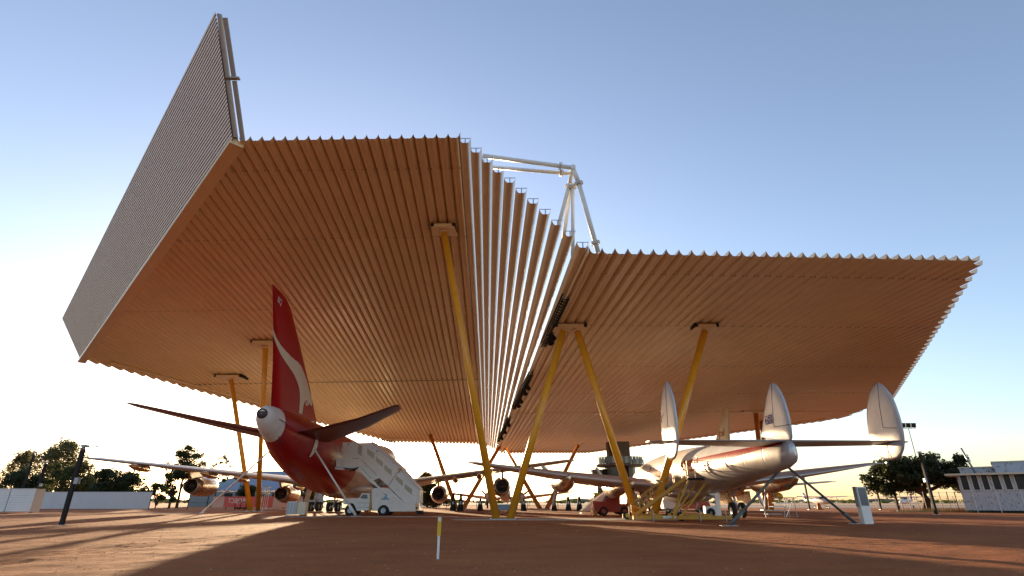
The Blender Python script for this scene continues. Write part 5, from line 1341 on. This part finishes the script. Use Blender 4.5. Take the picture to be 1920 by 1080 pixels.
for _ in range(500):
    x_ = random.uniform(0, W); h_ = random.uniform(.1, .38); mb.face([(x_, -.12 - random.random() * .2, 0), (x_ + .12, -.12, 0), (x_ + random.uniform(-.1, .2), -.1, h_)])
mb.build('weeds', M['leaf_dark'], wb, kind='stuff')
mb = MB(); mb.tube([(2.0, 5.0, ze + .1), (1.2, 5.0, 8.0)], .12, 8); mb.build('vent_pipe', M['galv'], wb)

# ------------------------------------------------------------------ observation tower behind
tw = thing('observation_tower', 'grey concrete tower with a round railed deck behind the far roof edge', 'tower', None, (at0(1166, 108), 108, 0))
r_of = lambda px: px / 1045 * 108
zt = at(1166, 829, 108).z
mb = MB(); mb.box(-r_of(19), -r_of(6), -1.2, 1.5, 0, zt); mb.build('dark_shaft', M['bark'], tw)
mb = MB(); mb.box(-r_of(6) + .01, r_of(20), -1.4, 1.5, 0, zt); mb.build('lift_shaft', M['tower_grey'], tw)
dz_ = at(1166, 872, 108).z
mb = MB(); mb.lathe((0.3, 0, dz_), (0, 0, 1), [(-.35, 4.3), (-.3, 4.55), (0, 4.6), (.02, 4.6)], 36); mb.build('deck_slab', M['tower_grey'], tw)
for k in range(36):
    a0, a1 = 2 * PI * k / 36, 2 * PI * (k + .92) / 36; R_1 = 4.5
    mb = MB(); P_ = [(.3 + R_1 * math.cos(a), R_1 * math.sin(a)) for a in (a0, a1)]
    mb.face([(P_[0][0], P_[0][1], dz_ + .12), (P_[1][0], P_[1][1], dz_ + .12), (P_[1][0], P_[1][1], dz_ + 1.3), (P_[0][0], P_[0][1], dz_ + 1.3)]); mb.build('balustrade_panel', M['glass_blue'] if k % 3 else M['galv'], tw)
mb = MB(); mb.lathe((.3, 0, dz_ + 1.33), (0, 0, 1), [(0, 4.48), (0, 4.56), (.06, 4.56), (.06, 4.48)], 36, 0, False); mb.build('handrail', M['galv'], tw)
dl = at(1166, 893, 108).z
for k in range(16):
    a0, a1 = 2 * PI * k / 16, 2 * PI * (k + 1) / 16
    mb = MB(); P_ = [(.2 + 2.9 * math.cos(a), 2.9 * math.sin(a)) for a in (a0, a1)]
    mb.face([(P_[0][0], P_[0][1], 0), (P_[1][0], P_[1][1], 0), (P_[1][0], P_[1][1], dz_ - .36), (P_[0][0], P_[0][1], dz_ - .36)]); mb.build('drum_panel', M['glass_blue'] if k % 4 == 2 else M['tower_grey'] if k % 2 else M['black'], tw)
for (x0, x1, z0, z1, m_) in ((-5.3, -3.6, 5.0, 6.9, 'tower_grey'), (-4.9, -3.4, 0, 5.0, 'tower_grey'), (-3.4, -2.6, 4, 7.0, 'black')):
    mb = MB(); mb.box(x0, x1, -1.6, 1, z0, z1); mb.build('stair_block', M[m_], tw)
mb = MB(); mb.box(-5.6, 4.5, -1.8, -1.72, 3.6, 3.75); mb.build('landing_edge', M['galv'], tw)
for x_ in (-5.4, -4.4, 3.4, 4.4): mb = MB(); mb.bar((x_, -1.75, 3.7), (x_, -1.75, 4.8), .06); mb.build('landing_post', M['galv'], tw)

# ------------------------------------------------------------------ trees
def tree(px, D, h, w, label, leaf, n=3500, trunk=.28, clumps=26, base=.22, seed=1, leafsize=.32, dpt=None, gap=.9, group=None, bare=False, lean=0):
    rnd = random.Random(seed)
    t = thing('tree', label, 'tree', group, (at0(px, D), D, 0))
    cl = []
    for k in range(clumps):
        a = rnd.uniform(0, 2 * PI); zz = base + (1 - base) * (rnd.random() ** .75)
        prof = math.sin(PI * min(1, (zz - base) / (1 - base) * .82 + .16)) ** .6
        rr = (rnd.random() ** .5) * prof
        cl.append((Vector((math.cos(a) * rr * w * .42 + lean * zz, math.sin(a) * rr * w * .42, zz * h * .93)), rnd.uniform(.11, .21) * w * gap))
    tb = MB(); fork = Vector((lean * .2, 0, h * base * 1.05))
    tb.tube([(0, 0, -.05), (.05, .02, h * base * .5), fork], [trunk, trunk * .78, trunk * .66], 10); tb.build('trunk', M['bark'], t)
    lb_ = MB()
    for c, r_ in cl[::max(1, len(cl) // 12)]:
        mid = fork.lerp(c, .5) + Vector((rnd.uniform(-.3, .3), rnd.uniform(-.3, .3), rnd.uniform(0, .4)))
        lb_.tube([fork, mid, c], [trunk * .42, trunk * .26, trunk * .07], 6)
        for _ in range(2):
            e = c + Vector((rnd.uniform(-1, 1), rnd.uniform(-1, 1), rnd.uniform(-.2, 1))) * r_ * 1.1
            lb_.tube([mid.lerp(c, .6), e], [trunk * .12, trunk * .03], 4)
    lb_.build('limbs', M['bark'], t, kind='stuff')
    f = MB(); per = int(n * 2.6) // clumps
    for c, r_ in cl:
        for _ in range(int(per * rnd.uniform(.7, 1.3))):
            v = Vector((rnd.gauss(0, 1), rnd.gauss(0, 1), rnd.gauss(0, .75))); v = v / max(v.length, .01) * (rnd.random() ** .45) * r_
            p = c + v; s_ = leafsize * rnd.uniform(.5, 1.2)
            u = Vector((rnd.uniform(-1, 1), rnd.uniform(-1, 1), rnd.uniform(-.6, .6))).normalized(); q_ = u.cross(Vector((rnd.uniform(-1, 1), rnd.uniform(-1, 1), rnd.uniform(-1, 1)))).normalized()
            f.face([p - u * s_, p + q_ * s_ * .35, p + u * s_, p - q_ * s_ * .35])
    f.build('crown', M[leaf], t, kind='stuff')
    return t
G = 'trees beyond the left wall'
tree(15, 135, at(60, 845, 135).z, 11, 'airy olive-green tree at the far left edge', 'leaf_olive', 2600, .3, 30, .2, 11, .30, gap=.8, group=G)
tree(85, 130, at(85, 822, 130).z, 12.5, 'tallest airy olive-green tree at the left, behind the black lamp posts', 'leaf_olive', 4200, .35, 40, .25, 12, .30, gap=.8, group=G)
tree(135, 118, at(135, 858, 118).z, 8.5, 'yellow-green bushy tree directly behind the nearest left lamp post', 'leaf_yellow', 3600, .25, 30, .1, 13, .26, group=G)
tree(98, 116, at(98, 862, 116).z, 7.0, 'green shrubby tree behind the second lamp post', 'leaf_green', 3000, .2, 24, .1, 14, .26, group=G)
tree(20, 116, at(20, 885, 116).z, 9.5, 'low dark bushy tree behind the corrugated fence', 'leaf_dark', 3200, .2, 26, .1, 15, .28, group=G)
tree(52, 117, at(52, 893, 117).z, 8, 'low dark bushes between the first two left lamp posts', 'leaf_dark', 2600, .2, 24, .03, 41, .26, group=G)
tree(150, 118, at(150, 892, 118).z, 6.5, 'low yellow-green bush right behind the nearest left lamp post foot', 'leaf_yellow', 2200, .2, 20, .03, 42, .26, group=G)
tree(188, 116, at(190, 878, 116).z, 7.5, 'dark rounded tree at the left half of the dark mass above the wall', 'leaf_dark', 4200, .2, 30, .05, 16, .30, gap=1.05, group=G)
tree(232, 117, at(235, 890, 117).z, 8.5, 'dark rounded tree at the right half of the dark mass above the wall', 'leaf_dark', 4200, .2, 30, .05, 17, .30, gap=1.0, group=G)
tree(290, 120, at(290, 900, 120).z, 4.5, 'small green bush at the right end of the white wall', 'leaf_green', 1500, .15, 14, .05, 18, .25, group=G)
tree(330, 118, at(330, 831, 118).z, 9.2, 'open-crowned tree with visible dark branches left of the airliner engine', 'leaf_green', 2600, .3, 34, .42, 19, .28, gap=.62, group=G)
tree(316, 117, at(316, 868, 117).z, 5.5, 'slim dark multi-stemmed tree under the open crown', 'leaf_dark', 1600, .22, 18, .2, 20, .24, group=G)
tree(398, 135, at(398, 843, 135).z, 6.0, 'sparse thin tree rising behind the airliner wing', 'leaf_green', 700, .16, 20, .45, 21, .24, gap=.55, group=G)
tree(457, 106, 4.3, 4.6, 'dark rounded bush behind the red banner', 'leaf_dark', 2600, .15, 18, .02, 22, .22, gap=1.1)
tree(570, 122, 5.0, 4.0, 'small palm-like green tree under the airliner belly', 'leaf_yellow', 900, .15, 12, .3, 23, .28)
tree(800, 124, at(800, 887, 124).z, 7.5, 'dark open tree behind the rear of the stair truck', 'leaf_green', 3200, .3, 28, .22, 24, .26, gap=.8)
tree(812, 121, 4.2, 8.0, 'low dark bush behind the rear steps of the stair truck', 'leaf_dark', 2600, .2, 22, .03, 25, .26)
# broad dark tree on the right
def broad_tree():
    rnd = random.Random(5)
    D = 86; t = thing('tree', 'broad dark spreading tree in front of the airfield at the right', 'tree', None, (at0(1736, D), D, 0))
    s_ = D / 1035.
    def w(px, py, dy=0): p = at(px, py, D); return Vector((p.x - t.location.x, dy, p.z))
    tb = MB(); tb.tube([(0, 0, -.05), w(1737, 935), w(1728, 924)], [.62, .48, .42], 12); tb.build('trunk', M['bark'], t)
    lb_ = MB()
    for e, dy in (((1700, 905), -1), ((1672, 895), 1), ((1745, 885), 0), ((1775, 895), -1), ((1720, 880), 2), ((1690, 885), -2), ((1765, 878), 2)):
        m1 = w(1728, 924).lerp(w(*e, dy), .5) + Vector((0, dy * .3, -.2)); lb_.tube([w(1729, 925), m1, w(*e, dy)], [.32, .22, .08], 8)
    lb_.build('limbs', M['bark'], t, kind='stuff')
    f = MB(); spots = []
    out = [(1650, 905), (1640, 893), (1655, 880), (1672, 872), (1692, 866), (1712, 858), (1735, 856), (1752, 853), (1772, 862), (1788, 874), (1798, 888), (1792, 900), (1775, 905), (1758, 898), (1735, 900), (1712, 905), (1690, 912), (1668, 915), (1650, 918), (1642, 912)]
    for px, py in out:
        spots.append((w(px, py + 3, rnd.uniform(-3, 3)), rnd.uniform(.7, 1.1)))
    for _ in range(62):
        px = rnd.uniform(1656, 1786); py = rnd.uniform(864, 902); spots.append((w(px, py, rnd.uniform(-4, 4)), rnd.uniform(.8, 1.3)))
    for _ in range(14):
        px = rnd.uniform(1645, 1700); py = rnd.uniform(898, 918); spots.append((w(px, py, rnd.uniform(-3, 3)), rnd.uniform(.5, .9)))
    for c, r_ in spots:
        for _ in range(int(330 * r_)):
            v = Vector((rnd.gauss(0, 1), rnd.gauss(0, 1), rnd.gauss(0, .7))); v = v / max(v.length, .01) * (rnd.random() ** .4) * r_
            p = c + v; q1 = rnd.uniform(.12, .30)
            u = Vector((rnd.uniform(-1, 1), rnd.uniform(-1, 1), rnd.uniform(-.6, .6))).normalized(); q_ = u.cross(Vector((rnd.uniform(-1, 1), rnd.uniform(-1, 1), rnd.uniform(-1, 1)))).normalized()
            f.face([p - u * q1, p + q_ * q1 * .45, p + u * q1, p - q_ * q1 * .45])
    f.build('crown', M['leaf_dark'], t, kind='stuff')
broad_tree()
tree(1815, 84, at(1815, 886, 84).z, 4.2, 'small dark tree top showing over the roof of the white building', 'leaf_dark', 1500, .2, 14, .45, 31, .2)
# far scrub line
sc = MB(); rnd = random.Random(9)
for k in range(420):
    px = rnd.uniform(-100, 2050); D = rnd.uniform(330, 620); x_ = at0(px, D); r_ = rnd.uniform(1.2, 3.2) * (1.2 if rnd.random() < .15 else .8)
    for _ in range(22):
        v = Vector((rnd.gauss(0, .6), rnd.gauss(0, .6), abs(rnd.gauss(0, .4)))) * r_; s_ = rnd.uniform(.4, 1.0)
        p = Vector((x_, D, 0.4)) + v; sc.face([p + Vector((-s_, 0, 0)), p + Vector((0, .2, -s_ * .5)), p + Vector((s_, 0, .1)), p + Vector((0, -.2, s_ * .6))])
sc.build('far_scrub', M['leaf_green'], kind='stuff', label='thin line of far scrub trees along the flat horizon')
